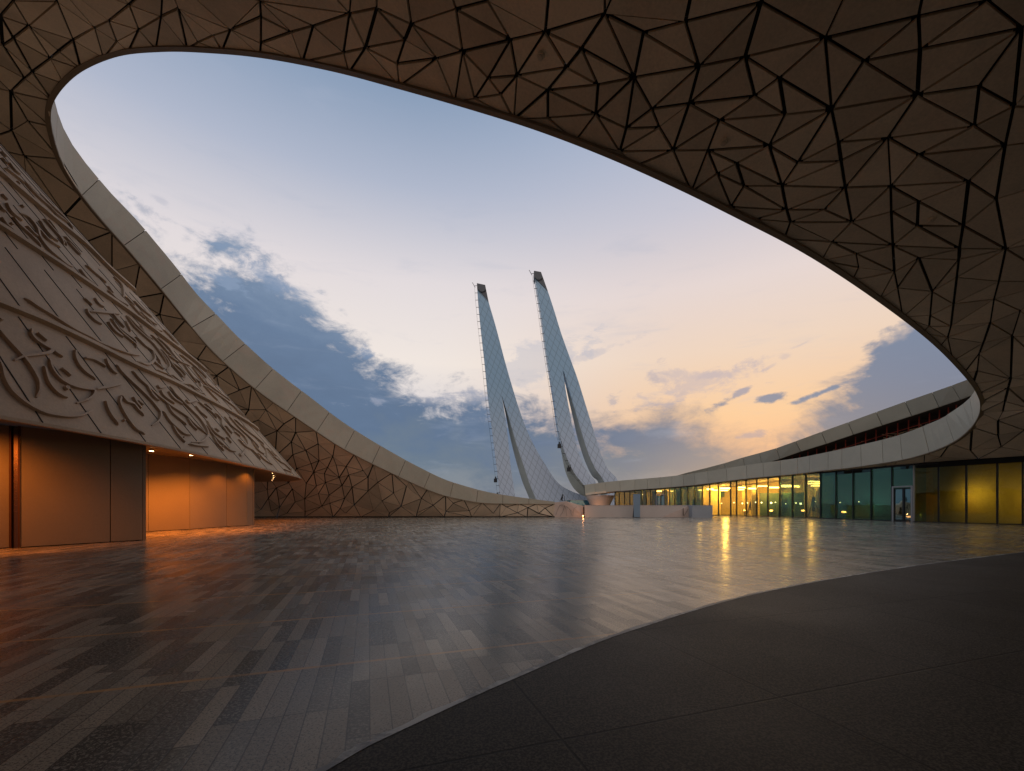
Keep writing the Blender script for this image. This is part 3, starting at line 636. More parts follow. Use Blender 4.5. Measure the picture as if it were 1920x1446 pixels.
def addlight(name, typ, loc, energy, color, **k):
    d_ = bpy.data.lights.new(name, typ); d_.energy = energy; d_.color = color
    for a, v in k.items(): setattr(d_, a, v)
    o = bpy.data.objects.new(name, d_); COL.objects.link(o); o.location = loc; return o
m_tube = glow('warm_tube', (1, .64, .22, 1), 16.0)
strips_px = [(1309, 1318, 919, 0), (1326, 1337, 917, 2), (1337, 1347, 919, 0), (1351, 1369, 915.5, 2), (1351, 1364, 919.5, 0), (1385, 1399, 914, 1), (1385, 1394, 918, 0), (1404, 1419, 916, 1), (1422, 1440, 911.5, 0), (1444, 1462, 914, 1),
             (1466, 1486, 911, 3), (1490, 1497, 912, 2), (1516, 1539, 903, 0), (1516, 1539, 907, 0), (1522, 1539, 911, 0), (1232, 1240, 921, 0), (1257, 1262, 921, 0)]
words = ['far left', 'second', 'third', 'long bright', 'short', 'fifth', 'small', 'sixth', 'seventh', 'eighth', 'thickest', 'stubby', 'top', 'middle', 'lowest', 'faint', 'dim']
LBL = ['leftmost glowing tube among the closely spaced ceiling lamps in the pavilion', 'glowing tube above the dark green partition left half', 'glowing tube beside the bright column in the pavilion',
 'long glowing tube left of the wide dark mullion gap', 'shorter glowing tube just under the long one near the doorway wall', 'glowing tube right of the doorway wall, upper of a pair', 'short glowing tube right of the doorway wall, lower of a pair',
 'glowing tube next to the tilted cream column', 'glowing tube highest in the middle of the lit room', 'glowing tube lower right of the highest middle one', 'thickest brightest ceiling lamp in the lit room', 'stubby ceiling lamp right of the thickest one',
 'topmost of three stacked tubes above the black easel', 'middle of three stacked tubes above the black easel', 'lowest and shortest of three stacked tubes above the black easel',
 'small round lamp over the far door in the pavilion', 'small round lamp right of the far door in the pavilion']
for (x0, x1, y, th), lb in zip(strips_px, LBL):
    c = gx((x0+x1)/2); D_ = c.y+3.2; a, b_ = P(x0, y, D_), P(x1, y, D_)
    t = empty('ceiling_light', lb, 'ceiling light', ((a+b_)/2)[:], 'glowing ceiling lamps inside the pavilion')
    mb = MB(); mb.box((a.x, a.y-.15, a.z-.07-.03*th), (b_.x, a.y+.15, a.z+.05+.02*th)); mb.build('tube', m_tube, t)
    ct = gtop(c)-.06; 
    for hx in (a.x+.1, b_.x-.1): mb = MB(); mb.tube((hx, a.y, a.z+.06), (hx, a.y, ct), .012, n=6); mb.build('hanger', M_metal, t)
for px_, e_ in [(1240, 130), (1300, 200), (1350, 260), (1410, 260), (1470, 300), (1520, 260)]:
    c = gx(px_); addlight('pavilion_room_light', 'POINT', (c.x+2.5, c.y+3.5, 3.3), e_*3.0, (1, .55, .12), shadow_soft_size=.03)
def washer(name, loc, e_, col_, tgt):
    o = addlight(name, 'AREA', loc, e_, col_, size=.5); o.rotation_euler = (Vector(tgt)-Vector(loc)).to_track_quat('-Z', 'Y').to_euler()
washer('pavilion_side_light', (37.0, 34.6, 2.4), 26, (1, .68, .16), (40.2, 35.0, 1.6)); washer('pavilion_side_light', (38.4, 31.0, 2.4), 40, (1, .68, .16), (41.5, 32.0, 1.6))
washer('pavilion_side_light', (39.6, 27.6, 2.4), 40, (1, .68, .16), (43.0, 29.0, 1.6))

washer('teal_fill_light', (34.2, 41.5, 1.2), 12, (.7, 1, .9), (36.0, 41.8, 2.8))  # fill light added to brighten the unlit teal room
# tiny lamps added behind the glass as stand-ins for lights reflected in it
lamps = [(1353, 944, .05), (1376, 942.5, .06), (1392, 944, .08), (1401, 943, .08), (1417, 942, .06), (1428, 942.5, .07), (1440, 942, .06), (1446, 943, .10), (1454, 942, .05), (1473, 945, .06), (1487, 942, .05), (1492, 943.5, .08), (1501, 944.5, .12), (1529, 941, .05), (1545, 942.5, .05), (1575, 942.5, .05), (1610, 941, .05)]
m_wl = glow('lamp_warm_white', (1, .86, .55, 1), 12); m_ol = glow('lamp_orange', (1, .42, .12, 1), 16)
ORD = ['leftmost', 'second', 'third', 'fourth', 'fifth', 'sixth', 'seventh', 'eighth', 'ninth', 'tenth', 'eleventh', 'twelfth', 'thirteenth', 'fourteenth', 'fifteenth', 'sixteenth', 'rightmost']
for n_i, (px_, py_, r) in enumerate(lamps):
    c = gx(px_); D_ = c.y+.9; p = P(px_, py_, D_)
    t = empty('reflected_lamp_standin', ORD[n_i]+' from the left in the level row of tiny white stand-in lamps for lights reflected in the glass', 'lamp', (p.x, p.y, 0.02), 'row of tiny stand-in lamps for reflected lights')
    mb = MB(); mb.tube((p.x, p.y, .02), (p.x, p.y, p.z-r), .012, n=6); mb.tube((p.x, p.y, .02), (p.x, p.y, .05), .10, n=10); mb.build('stem', M_metal, t)
    bm = bmesh.new(); bmesh.ops.create_icosphere(bm, subdivisions=2, radius=r); me = bpy.data.meshes.new('bulb'); bm.to_mesh(me); bm.free(); me.materials.append(m_wl)
    o = bpy.data.objects.new('bulb', me); COL.objects.link(o); o.parent = t; o.location = (0, 0, p.z-.02)
low_l = [(1396, 957, .10, 'stand-in lamp for an orange reflection low in the glass below the middle tubes'), (1446, 957.5, .12, 'stand-in lamp for an orange reflection low in the glass under the brightest ceiling lamp'), (1506, 957.5, .15, 'stand-in lamp for an orange reflection beside the black easel'),
         (1582, 960, .15, 'stand-in lamp for a lone orange reflection in a teal pane'), (1704, 969, .13, 'wide stand-in lamp for an orange reflection inside the dark framed doorway'), (1722, 966, .11, 'stand-in lamp for an orange reflection just right of the silver door post')]
for px_, py_, r, lb in low_l:  # lamps added in place of orange lights mirrored in the panes
    c = gx(px_); D_ = c.y+.7; p = P(px_, py_, D_)
    t = empty('orange_reflection_standin', lb, 'lamp', (p.x, p.y, .02), 'stand-in lamps for orange reflections low in the glass')
    mb = MB(); mb.tube((p.x, p.y, .02), (p.x, p.y, p.z-r*.6), .05, .03, n=10); mb.tube((p.x, p.y, .02), (p.x, p.y, .05), r*1.1, n=12); mb.build('base', M_metal, t)
    bm = bmesh.new(); bmesh.ops.create_icosphere(bm, subdivisions=2, radius=r, matrix=Matrix.Diagonal((1.5, 1.5, .7, 1))); me = bpy.data.meshes.new('shade'); bm.to_mesh(me); bm.free(); me.materials.append(m_ol)
    o = bpy.data.objects.new('shade', me); COL.objects.link(o); o.parent = t; o.location = (0, 0, p.z-.02)
for px_, D_, hh_, lb in [(1524, 49.5, 2.6, 'tall black tripod easel standing by the cream column'), (1408, 58.5, 2.2, 'slim black easel under the middle ceiling tubes'), (1473, 53.5, 2.3, 'black easel standing before the green partition')]:
    c = P(px_, H0, D_); t = empty('easel', lb, 'easel', (c.x, c.y, .02), 'easels inside the pavilion')
    for dx, dy in ((-.75, -.3), (.75, -.3), (0, .7)):
        mb = MB(); mb.bar((c.x+dx, c.y+dy, .02), (c.x+dx*.06, c.y, hh_*.86), .07, .07); mb.build('leg', M_metal, t)
    mb = MB(); mb.box((c.x-.14, c.y-.12, .7), (c.x+.14, c.y-.05, hh_*.9)); mb.build('board', M_metal, t)
    mb = MB(); mb.tube((c.x, c.y-.04, hh_*.86), (c.x, c.y-.04, hh_), .05, .02, n=8); mb.build('clamp', M_metal, t)

# support under the left end of the pavilion roof
sp = MB(); ringsz = [(3.1, 0), (2.5, .10), (1.9, .26), (1.3, .40), (.7, .46), (0, .48)]
c0 = Vector((15.6, 75.6, 0)); prev = None
for z_, ins in ringsz:
    ring = [c0+Vector((math.cos(a)*(2.6-ins*2.2), math.sin(a)*(1.7-ins), z_)) for a in [k*2*math.pi/20 for k in range(20)]]
    if prev: sp.strip(prev+[prev[0]], ring+[ring[0]])
    prev = ring
sp.build('roof_support', M_low, pav, smooth=True)
capm = MB(); capm.prism([P(1098, 929, 75.2), P(1160, 921, 71.6), P(1160, 921, 71.6)+Vector((1.5, 4, 0)), P(1098, 929, 75.2)+Vector((1.5, 5, 0))], (0, 0, .35)); capm.build('roof_underside', M_soffit, pav)

# ------------------------------------------------------------------ low walls, pillar and small things across the plaza
lw = empty('low_wall', 'long low pinkish stone wall in front of the pavilion', 'low wall', (15, 50, 0))
mb = MB(); mb.box((P(1096, 0, 50).x, 50, 0), (P(1298, 0, 50).x, 50.4, 1.37)); mb.build('wall', M_low, lw)
mb = MB(); mb.box((P(1096, 0, 50).x-.03, 49.97, 1.372), (P(1298, 0, 50).x, 50.43, 1.42)); mb.build('coping', M_low, lw)
m_lowl = stone('ramp_wall_stone', (.60, .45, .38, 1), .04, .6, 1)
rw = empty('ramp_wall', 'pale pink triangular ramp wall against the low wall with a handrail bracket', 'ramp wall', (19, 49.7, 0))
mb = MB(); mb.prism([P(1240, 969.8, 49.9), P(1298, 969.8, 49.9), P(1298, 949, 49.9), P(1287, 950, 49.9)], (0, -.12, 0)); mb.build('wall', m_lowl, rw)
mb = MB(); mb.bar(P(1281, 953, 49.6), P(1281, 967, 49.6), .06, .06); mb.bar(P(1283, 967, 49.6), P(1290, 955, 49.6), .03, .03); mb.build('handrail', M_bronze, rw)
bx = empty('stone_block', 'grey stone block at the right end of the low wall', 'stone block', (P(1317, 0, 48.8).x, 49.5, 0))
mb = MB(); mb.box((P(1298, 0, 48.8).x, 48.8, 0), (P(1336, 0, 48.8).x, 51.5, 1.36)); mb.build('block', M_grey, bx)
mb = MB(); mb.box((P(1298, 0, 48.8).x-.02, 48.78, 1.362), (P(1336, 0, 48.8).x+.02, 51.52, 1.40)); mb.build('cap', M_grey, bx)
st = empty('information_pillar', 'tall blue grey pillar standing in front of the low wall', 'pillar', (P(1194, 0, 48.6).x, 48.8, 0))
x0, x1 = P(1188.5, 0, 48.6).x, P(1200.2, 0, 48.6).x; zt = P(0, 926.5, 48.6).z
mb = MB(); mb.box((x0, 48.6, .06), (x1, 48.82, zt)); mb.build('panel', M_blue, st)
mb = MB(); mb.prism([(x0-.12, 48.55, 0), (x1+.02, 48.55, 0), (x1+.02, 48.55, .06), (x0, 48.55, .06)], (0, .4, 0)); mb.prism([(x0-.1, 48.7, 0.05), (x0-.002, 48.7, .05), (x0-.002, 48.7, 1.1)], (0, .08, 0)); mb.build('base', M_metal, st)
cw = empty('curved_end_wall', 'short sloping pink stone wall with curved grooves at the end of the triangle patterned wall', 'end wall', (7, 50, 0))
mb = MB(); pl = [P(1038, 970.0, 50.05), P(1098, 969.8, 50.35), P(1098, 950, 50.35), P(1082, 946, 50.3), P(1070, 942, 50.2), P(1062, 940, 50.1), P(1038, 942.5, 50.05)]
mb.prism(pl, (0, .5, 0)); mb.build('wall', m_lowl, cw)
mb = MB()
for cv in [[(1042, 966), (1046, 955), (1050, 948), (1058, 945)], [(1050, 968), (1056, 958), (1058, 948)], [(1063, 968), (1061, 955), (1058, 948)], [(1058, 948), (1068, 955), (1072, 967)], [(1074, 968), (1076, 955), (1082, 950)], [(1048, 948), (1062, 950), (1075, 962)]]:
    q = catmull([P(a, b_, 49.98) for a, b_ in cv], 5)
    for a, b_ in zip(q, q[1:]): mb.bar(a, b_, .02, .045, up=Vector((0, 1, 0)))
mb.build('groove', M_seam, cw)
mb = MB(); mb.bar(P(1094.5, 969, 49.8), P(1094.5, 951, 49.8), .12, .12); mb.bar(P(1094.5, 969.2, 49.8)+Vector((-.1, 0, 0)), P(1094.5, 969.2, 49.8)+Vector((.1, 0, 0)), .25, .04)
tag(mb.build('bollard', M_bronze), 'thin dark post standing at the end of the sloping pink wall', 'post')
p = P(1093, 966.5, 49.2)
t = empty('ground_light', 'small orange light glowing at the foot of the thin dark post', 'ground light', (p.x, p.y, 0))
mb = MB(); mb.tube((p.x, p.y, 0), (p.x, p.y, .14), .09, .08, n=12); mb.build('housing', M_metal, t)
mb = MB(); mb.tube((p.x, p.y, .142), (p.x, p.y, .24), .08, .05, n=12); mb.build('lens', m_ol, t)
addlight('ground_glow', 'POINT', (p.x, p.y-.2, .35), 9, (1, .4, .15), shadow_soft_size=.06)
addlight('support_glow', 'POINT', (14.6, 72.6, .5), 60, (1, .4, .12), shadow_soft_size=.05)
t = empty('floodlight', 'small black floodlight rig standing on top of the sloping wall end', 'floodlight', P(1054, 939.5, 50.3)[:])
b0 = P(1054, 939.5, 50.3)
mb = MB(); mb.bar(b0, b0+Vector((0, 0, .55)), .10, .10); mb.bar(b0+Vector((.28, 0, 0)), b0+Vector((.28, 0, .6)), .05, .05); mb.bar(b0+Vector((-.25, 0, .02)), b0+Vector((.4, 0, .02)), .2, .05); mb.build('stand', M_metal, t)
mb = MB(); mb.prism([b0+Vector(q) for q in [(-.22, -.1, .12), (.02, -.1, .12), (.10, -.1, .5), (-.05, -.1, .55)]], (0, .22, 0)); mb.tube(b0+Vector((.08, 0, .55)), b0+Vector((.08, 0, .8)), .09, .07, n=8); mb.build('head', M_metal, t)
m_tl = glassmat('teal_glass', (.25, .55, .6, 1), .25)
t = empty('glass_balustrade', 'teal glass balustrade below the twin towers', 'balustrade', (10, 78, 0))
mb = MB(); mb.box((P(1062, 0, 78).x, 78, 0), (P(1112, 0, 78).x, 78.06, 2.25)); mb.build('glass_panel', m_tl, t)
mb = MB(); mb.box((P(1062, 0, 78).x, 77.97, 2.252), (P(1112, 0, 78).x, 78.09, 2.32)); mb.build('top_rail', M_alu, t)
cx = P(1298, 0, 62).x; t = empty('chair', 'black high backed chair standing behind the low wall', 'chair', (cx, 62, 0))
mb = MB(); mb.box((cx-.28, 61.75, .95), (cx+.25, 62.25, 1.05)); mb.build('seat', M_metal, t)
mb = MB(); mb.prism([(cx+.10, 61.78, 1.05), (cx+.24, 61.78, 1.05), (cx+.34, 61.78, 2.15), (cx+.22, 61.78, 2.15)], (0, .45, 0)); mb.build('backrest', M_metal, t)
for dx in (-.22, .2):
    for dy in (61.8, 62.2):
        mb = MB(); mb.bar((cx+dx, dy, 0), (cx+dx, dy, .95), .05, .05); mb.build('leg', M_metal, t)

# ------------------------------------------------------------------ the two towers
def zp(pts): return [(840+a/3.011, 480+b_/3.011) for a, b_ in pts]
m_, g_, b = mat('tower_tile'); geo = g_.n.new('ShaderNodeNewGeometry').outputs['Position']
sp_ = g_.n.new('ShaderNodeSeparateXYZ'); g_.l.new(geo, sp_.inputs[0]); x, y, z = sp_.outputs
xs = g_.m('ADD', x, g_.m('MULTIPLY', z, .28))
def dia(sgn, k1):
    q = g_.m('DIVIDE', g_.m('ADD', g_.m('MULTIPLY', xs, k1), g_.m('MULTIPLY', z, sgn)), 1.45)
    return g_.m('ABSOLUTE', g_.m('SUBTRACT', g_.m('FRACT', q), .5))
ln = g_.ss(g_.m('MINIMUM', dia(.62, 1.0), dia(-.62, 1.0)), .060, .020)
cell = g_.noise(g_.mapping(geo, (1, 1, 1)), .08, 3)
c_ = g_.mix(g_.ss(z, 8, 34), (.56, .61, .72, 1), (.30, .47, .64, 1))
c_ = g_.mix(g_.m('MULTIPLY', g_.noise(geo, 1.2, 4), .25), c_, (.42, .54, .64, 1))
c_ = g_.mix(g_.m('MULTIPLY', ln, .5), c_, (.08, .11, .15, 1))
g_.l.new(c_, b.inputs['Base Color']); b.inputs['Roughness'].default_value = .28; b.inputs['Specular IOR Level'].default_value = .6
M_tower = m_; M_side = stone('tower_side_stone', (.50, .51, .47, 1), .06, .6); M_cap = plain('tower_cap_grey', (.10, .10, .11, 1), .5)
def seg(pts, n=5): return [tuple(v)[:2] for v in catmull([Vector((a, b_, 0)) for a, b_ in pts], n)]
def tower(D, label, left, right, slitL, slitR, bot, cap, gl, grr, emb, extra=None):
    base = P(bot[0][0], H0, D); t = empty('tower', label, 'tower', (base.x, D, 0))
    def U(pts, d_=0.0): return [P(a, b_, D)+Vector((0, d_, 0)) for a, b_ in pts]
    L, Rr, sL, sR = [seg(zp(q)) for q in (left, right, slitL, slitR)]
    body = MB(); th = Vector((0, 2.4, 0))
    # front face built as quads between paired rows of points, so that the slit stays open
    def rows(A, B):
        n = 40; ya, yb = [p[1] for p in A], [p[1] for p in B]
        def at(C, s):
            cu = [0]
            for p, q in zip(C, C[1:]): cu.append(cu[-1]+math.dist(p, q))
            v = polyat([Vector((p[0], p[1], 0)) for p in C], cu, cu[-1]*s); return (v.x, v.y)
        PA = U([at(A, k/n) for k in range(n+1)]); PB = U([at(B, k/n) for k in range(n+1)])
        body.strip(PA, PB); body.strip([p+th for p in PB], [p+th for p in PA])
        body.strip([p+th for p in PA], PA); body.strip(PB, [p+th for p in PB])
        body.poly([PA[0], PB[0], PB[0]+th, PA[0]+th]); body.poly([PA[-1], PA[-1]+th, PB[-1]+th, PB[-1]])
    ysl = sL[0][1]
    def cut(C, y0, y1): return [p for p in C if y0 <= p[1] <= y1]
    def inter(C, y_):
        for p, q in zip(C, C[1:]):
            if (p[1]-y_)*(q[1]-y_) <= 0 and p[1] != q[1]: f = (y_-p[1])/(q[1]-p[1]); return (p[0]+(q[0]-p[0])*f, y_)
    li, ri = inter(L, ysl), inter(Rr, ysl)
    rows([p for p in L if p[1] < ysl]+[li], [p for p in Rr if p[1] < ysl]+[ri])
    rows([li]+[p for p in L if p[1] > ysl], sL)
    rows(sR, [ri]+[p for p in Rr if p[1] > ysl])
    body.v = [v for v in body.v]
    bo = body.build('shaft', M_tower, t)
    # inner side of the right leg, leaning back and to the left
    a, b_ = [seg(zp(q)) for q in (gl, grr)]
    sd_ = MB(); PA = [P(q[0], q[1], D+2.6) for q in a]; n = min(len(a), len(b_)); PB = [P(q[0], q[1], D-.05) for q in b_]
    sd_.strip(PB[:n], PA[:n]); sd_.strip([p+Vector((.5, .6, 0)) for p in PA[:n]], [p+Vector((.3, .4, 0)) for p in PB[:n]]); sd_.build('inner_leg_side', M_side, t)
    if extra:
        a, b_ = [seg(zp(q)) for q in extra]; n = min(len(a), len(b_)); sd_ = MB()
        sd_.strip([P(q[0], q[1], D-.1) for q in b_[:n]], [P(q[0], q[1], D+2.2) for q in a[:n]]); sd_.build('outer_leg_side', M_side, t)
    cp = MB(); cp.prism(U(zp(cap), -.12), (0, 2.7, 0)); cp.build('cap', M_cap, t)
    ex_, ey_ = zp([emb])[0]; em = MB(); ring = []
    for k in range(15):
        an = R_(200+k*140/14+0); ring.append(P(ex_, ey_, D-.2)+Vector((math.cos(an)*.95, 0, math.sin(an)*.95)))
    for q, r_ in zip(ring, ring[1:]): em.bar(q, r_, .12, .28, up=Vector((0, 1, 0)))
    em.build('crescent_emblem', M_metal, t)
    rl = MB(); PL = U(L); cu = cumlen(PL); prevp = None; s = .6
    while s < cu[-1]-1:
        q = polyat(PL, cu, s); o = q+Vector((-.6, 0, 0)); rl.bar(q+Vector((.1, -.05, 0)), o, .07, .09)
        if prevp: rl.tube(prevp, o, .025, n=5)
        prevp = o; s += 1.75
    rl.build('service_rail', M_metal, t)
    gd = MB(); gd.bar(PL[0]+Vector((-.4, 0, -1)), PL[0]+Vector((-1.1, 0, .2)), .1, .1); gd.build('hoist', M_metal, t)
    return t, PL, cu
t1, PL1, cu1 = tower(104, 'left tapering blue grey tower with a forked foot and dark slanted cap', 
 [(163,155),(170,260),(185,420),(205,600),(225,800),(250,1000),(275,1200),(292,1345),(300,1440)],
 [(210,165),(228,255),(270,400),(320,590),(360,730),(410,890),(470,1040),(550,1180),(620,1280),(700,1330),(800,1368),(835,1440)],
 [(303,790),(322,900),(340,1050),(355,1200),(378,1350),(392,1440)], [(303,790),(345,920),(385,1060),(425,1180),(465,1300),(495,1370),(520,1440)],
 [(300,1345)], [(163,155),(210,165),(229,258),(165,188)], [(303,790),(330,920),(352,1030),(385,1160),(420,1275),(455,1360),(480,1440)], [(303,790),(347,920),(387,1060),(427,1180),(467,1300),(497,1370),(522,1440)], (192, 182))
t2, PL2, cu2 = tower(98, 'right and taller tapering blue grey tower with a forked foot and dark slanted cap',
 [(485,85),(500,180),(520,300),(545,480),(570,640),(600,830),(625,1000),(662,1120),(705,1215),(755,1280),(800,1330),(830,1440)],
 [(525,92),(562,195),(600,310),(640,440),(690,580),(730,690),(780,850),(820,980),(860,1110),(900,1200),(960,1272),(1000,1440)],
 [(650,650),(665,760),(685,870),(710,1000),(740,1120),(785,1220),(840,1290),(850,1440)], [(652,650),(685,760),(720,880),(755,1000),(790,1110),(830,1200),(885,1285),(900,1440)],
 [(700,1345)], [(485,85),(525,92),(563,199),(487,122)], [(650,650),(672,770),(702,900),(732,1030),(770,1150),(812,1240),(850,1285),(870,1440)], [(654,650),(687,760),(722,880),(757,1000),(792,1110),(832,1200),(887,1285),(902,1440)], (512, 113),
 extra=([(622,990),(640,1110),(662,1215),(695,1290),(735,1338),(775,1360)], [(626,990),(664,1120),(707,1215),(757,1282),(802,1332),(832,1400)]))
for PLx, cux, ss_, lb in [(PL2, cu2, (.70, .80), 'right tower'), (PL1, cu1, (.86, .93), 'left tower')]:
    for s, up_ in zip(ss_, ('upper', 'lower')):
        q = polyat(PLx, cux, cux[-1]*s)+Vector((-.6, -.1, 0)); mb = MB(); mb.box((q.x-.4, q.y-.3, q.z-.8), (q.x+.4, q.y+.3, q.z+.1)); mb.bar(q+Vector((.3, 0, 0)), q+Vector((.5, 0, .8)), .08, .08); mb.tube(q+Vector((0, 0, .1)), q+Vector((0, 0, .6)), .2, .14, n=8)
        tag(mb.build('service_cradle', M_metal, org=q[:]), up_+' small black service cradle hanging on the left edge of the '+lb, 'cradle', 'service cradles on the towers')

# ------------------------------------------------------------------ inscribed hall on the left
CB = [(-13.7, 7), (-13.75, 11.6), (-14.0, 16.3), (-14.8, 21.5), (-15.9, 26.3), (-17.2, 32), (-18.5, 37), (-20.2, 40.6), (-23.5, 43), (-30, 43), (-39, 36), (-44, 22), (-42, 6), (-35, -6), (-26, -11), (-18.5, -6), (-15, 1)]
cb = catmull([Vector((a, b_, 3.9)) for a, b_ in CB], 10, closed=True)
APX = Vector((-23.9, 10, 23.2))
hall = empty('inscribed_hall', 'cone shaped stone hall covered in raised flowing script above orange lit walls', 'hall', (-22, 20, 0))
rings = []; NT = 26
for j in range(NT+1):
    t = j/NT*.93; rings.append([b_.lerp(APX, t) for b_ in cb])
cm = MB(); nb = len(cb)
for r_ in rings: cm.v += r_
for j in range(NT):
    for k in range(nb): k2 = (k+1) % nb; cm.f.append((j*nb+k, j*nb+k2, (j+1)*nb+k2, (j+1)*nb+k))
cone_bvh = BVHTree.FromPolygons([tuple(p) for p in cm.v], cm.f)
cone = cm.build('inscribed_cladding', M_cone, hall, smooth=True)
def chit(px, py):
    h = cone_bvh.ray_cast(CAM, raydir(px, py))
    if h[0] is None: return None
    n = h[1]; 
    if n.dot(CAM-h[0]) < 0: n = -n
    if n.dot((CAM-h[0]).normalized()) < .04: return None
    return h[0], n
# ledges
lg_px = [[(-60, 553), (0, 576), (83, 609), (182, 655), (249, 688), (321, 719), (366, 742), (427, 773), (470, 799), (483, 809)],
         [(-60, 395), (0, 431), (95, 491), (174, 543), (235, 584), (277, 615), (316, 644), (355, 673), (385, 698)],
         [(-60, 283), (0, 330), (19, 347), (93, 409), (155, 459), (203, 506), (242, 540), (262, 558)]]
for L in lg_px:
    q = seg(L, 6); path = [chit(*p) for p in q]; path = [p for p in path if p]
    mb = MB()
    ax = []
    for k, (p, n) in enumerate(path):
        t = (path[min(k+1, len(path)-1)][0]-path[max(k-1, 0)][0]).normalized(); u = n.cross(t).normalized()
        if u.z < 0: u = -u
        ax.append((p-n*.05, u, n))
    for (p, u, n), (p2, u2, n2) in zip(ax, ax[1:]):
        A = [p, p+n*.24, p+u*.16+n*.26, p+u*.42+n*.02]; B = [p2, p2+n2*.24, p2+u2*.16+n2*.26, p2+u2*.42+n2*.02]
        for k in range(3): mb.quad(A[k], B[k], B[k+1], A[k+1])
    mb.build('ledge', M_cone, hall)
def z8(l): return [(a/6, 560+b_/6) for a, b_ in l]
def z8b(l): return [(280+a/6.4, 700+b_/6.4) for a, b_ in l]
def z6(l): return [(200+a/5.164, 460+b_/5.164) for a, b_ in l]
def z7(l): return [(a/5.164, 260+b_/5.164) for a, b_ in l]
strokes = [z8(l) for l in [
 [(-60,650),(0,790),(30,900),(100,1030),(200,1130),(330,1220),(480,1290),(650,1325),(800,1335),(920,1315),(1030,1260)], [(-60,330),(0,400),(100,510),(240,660),(320,760),(380,860),(420,950),(420,1040),(400,1115)],
 [(345,345),(330,400),(370,460),(450,520),(540,570),(560,590),(520,620),(400,640),(250,660),(150,700)], [(575,590),(690,665)], [(400,395),(450,430),(510,485)],
 [(545,685),(550,760),(600,850),(680,930),(800,990),(930,1020),(1020,1030),(1045,1060),(1020,1110),(950,1150),(850,1180)], [(480,770),(500,860),(540,960),(610,1050),(690,1105),(745,1120)], [(670,795),(720,820),(780,880)], [(710,1020),(740,1005),(728,1035)],
 [(830,585),(830,650),(870,750),(950,840),(1065,915)], [(935,675),(1020,685),(1110,730),(1175,775)], [(1175,685),(1200,750),(1250,820),(1300,850)], [(1300,750),(1340,820),(1450,930),(1560,1030),(1680,1150),(1770,1260),(1790,1310),(1770,1380),(1700,1430)],
 [(1475,820),(1550,910),(1640,990),(1680,1060),(1770,1150)], [(1650,1000),(1760,1100),(1880,1190)], [(1170,1160),(1200,1250),(1250,1340),(1320,1430)], [(1345,1100),(1330,1180),(1380,1290),(1450,1400),(1520,1480),(1620,1530)],
 [(1350,1095),(1400,1160),(1480,1190),(1540,1260),(1610,1325)], [(1480,1115),(1520,1180),(1575,1245)], [(1530,1155),(1600,1200)], [(1365,1370),(1385,1385)],
 [(265,0),(390,90),(560,190),(800,340),(1000,440),(1080,490),(1250,560),(1450,630),(1560,640)], [(960,125),(980,180),(1050,250),(1130,295)], [(1200,265),(1280,360),(1375,440)], [(1240,235),(1290,310),(1400,400),(1500,480),(1525,550)], [(1250,170),(1310,250),(1380,330)], [(1000,150),(1160,160),(1330,180)],
 [(1410,195),(1530,320),(1650,440),(1760,580),(1870,740)], [(1570,310),(1620,390),(1700,460)], [(930,0),(1020,80)], [(1050,0),(1090,60),(1150,100)], [(-50,200),(0,260)], [(1700,700),(1830,800)], [(1050,1030),(1200,1000),(1350,970)]]]
strokes += [z8b(l) for l in [
 [(240,165),(290,250),(380,340),(480,440),(580,540),(650,640),(690,730),(670,780),(600,830),(500,830)], [(0,190),(100,280),(200,370),(340,460),(440,530),(540,630),(690,740)], [(200,380),(250,470),(340,550),(435,625)], [(150,460),(220,570),(300,650),(400,730),(490,745)],
 [(265,635),(310,720),(370,790),(415,835)], [(120,210),(160,280),(290,370)], [(215,225),(270,300),(390,380)], [(440,540),(490,620),(560,690)], [(465,855),(560,870),(700,885)], [(580,350),(640,400),(720,460),(800,545)], [(540,400),(590,460),(685,540)], [(655,370),(740,445)],
 [(780,480),(850,560),(860,630),(900,690),(970,780)], [(680,575),(730,670),(800,740),(900,800)], [(755,765),(800,850),(885,935)], [(670,630),(760,760),(870,860),(960,930),(1030,940)], [(900,630),(985,730)], [(895,525),(960,620),(1060,700),(1130,770),(1175,850)],
 [(950,525),(1050,640),(1200,780),(1310,895)], [(1010,555),(1150,680),(1280,780),(1370,860)], [(1060,795),(1130,870),(1230,930),(1330,1040)], [(1220,820),(1290,920),(1370,975)], [(1290,960),(1370,1040),(1470,1100)], [(1330,850),(1390,930),(1400,1010)], [(1400,900),(1480,990),(1580,1080)],
 [(1440,930),(1520,1000)], [(1600,1080),(1700,1170)], [(1070,970),(1090,990),(1150,900)], [(390,768),(402,782)], [(860,878),(872,888)], [(1300,995),(1312,1005)], [(780,665),(825,705)], [(915,770),(975,845)], [(85,150),(105,180),(190,160)], [(430,325),(455,355),(570,325)], [(0,250),(50,300),(100,335)],
 [(210,20),(330,110),(470,140)], [(490,140),(560,220),(650,250)], [(350,0),(390,50)], [(520,60),(590,110),(605,160)], [(640,150),(740,260),(810,330)], [(650,150),(850,280),(1000,400),(1100,530)], [(760,220),(950,360),(1060,450),(1200,590)], [(620,80),(820,230),(960,330)], [(560,0),(640,90)], [(690,0),(800,150)], [(1020,420),(1120,530),(1260,640)],
 [(1100,620),(1230,740)], [(1010,705),(1080,760)], [(1600,1150),(1700,1190)], [(1480,1000),(1560,1060),(1650,1110)]]]
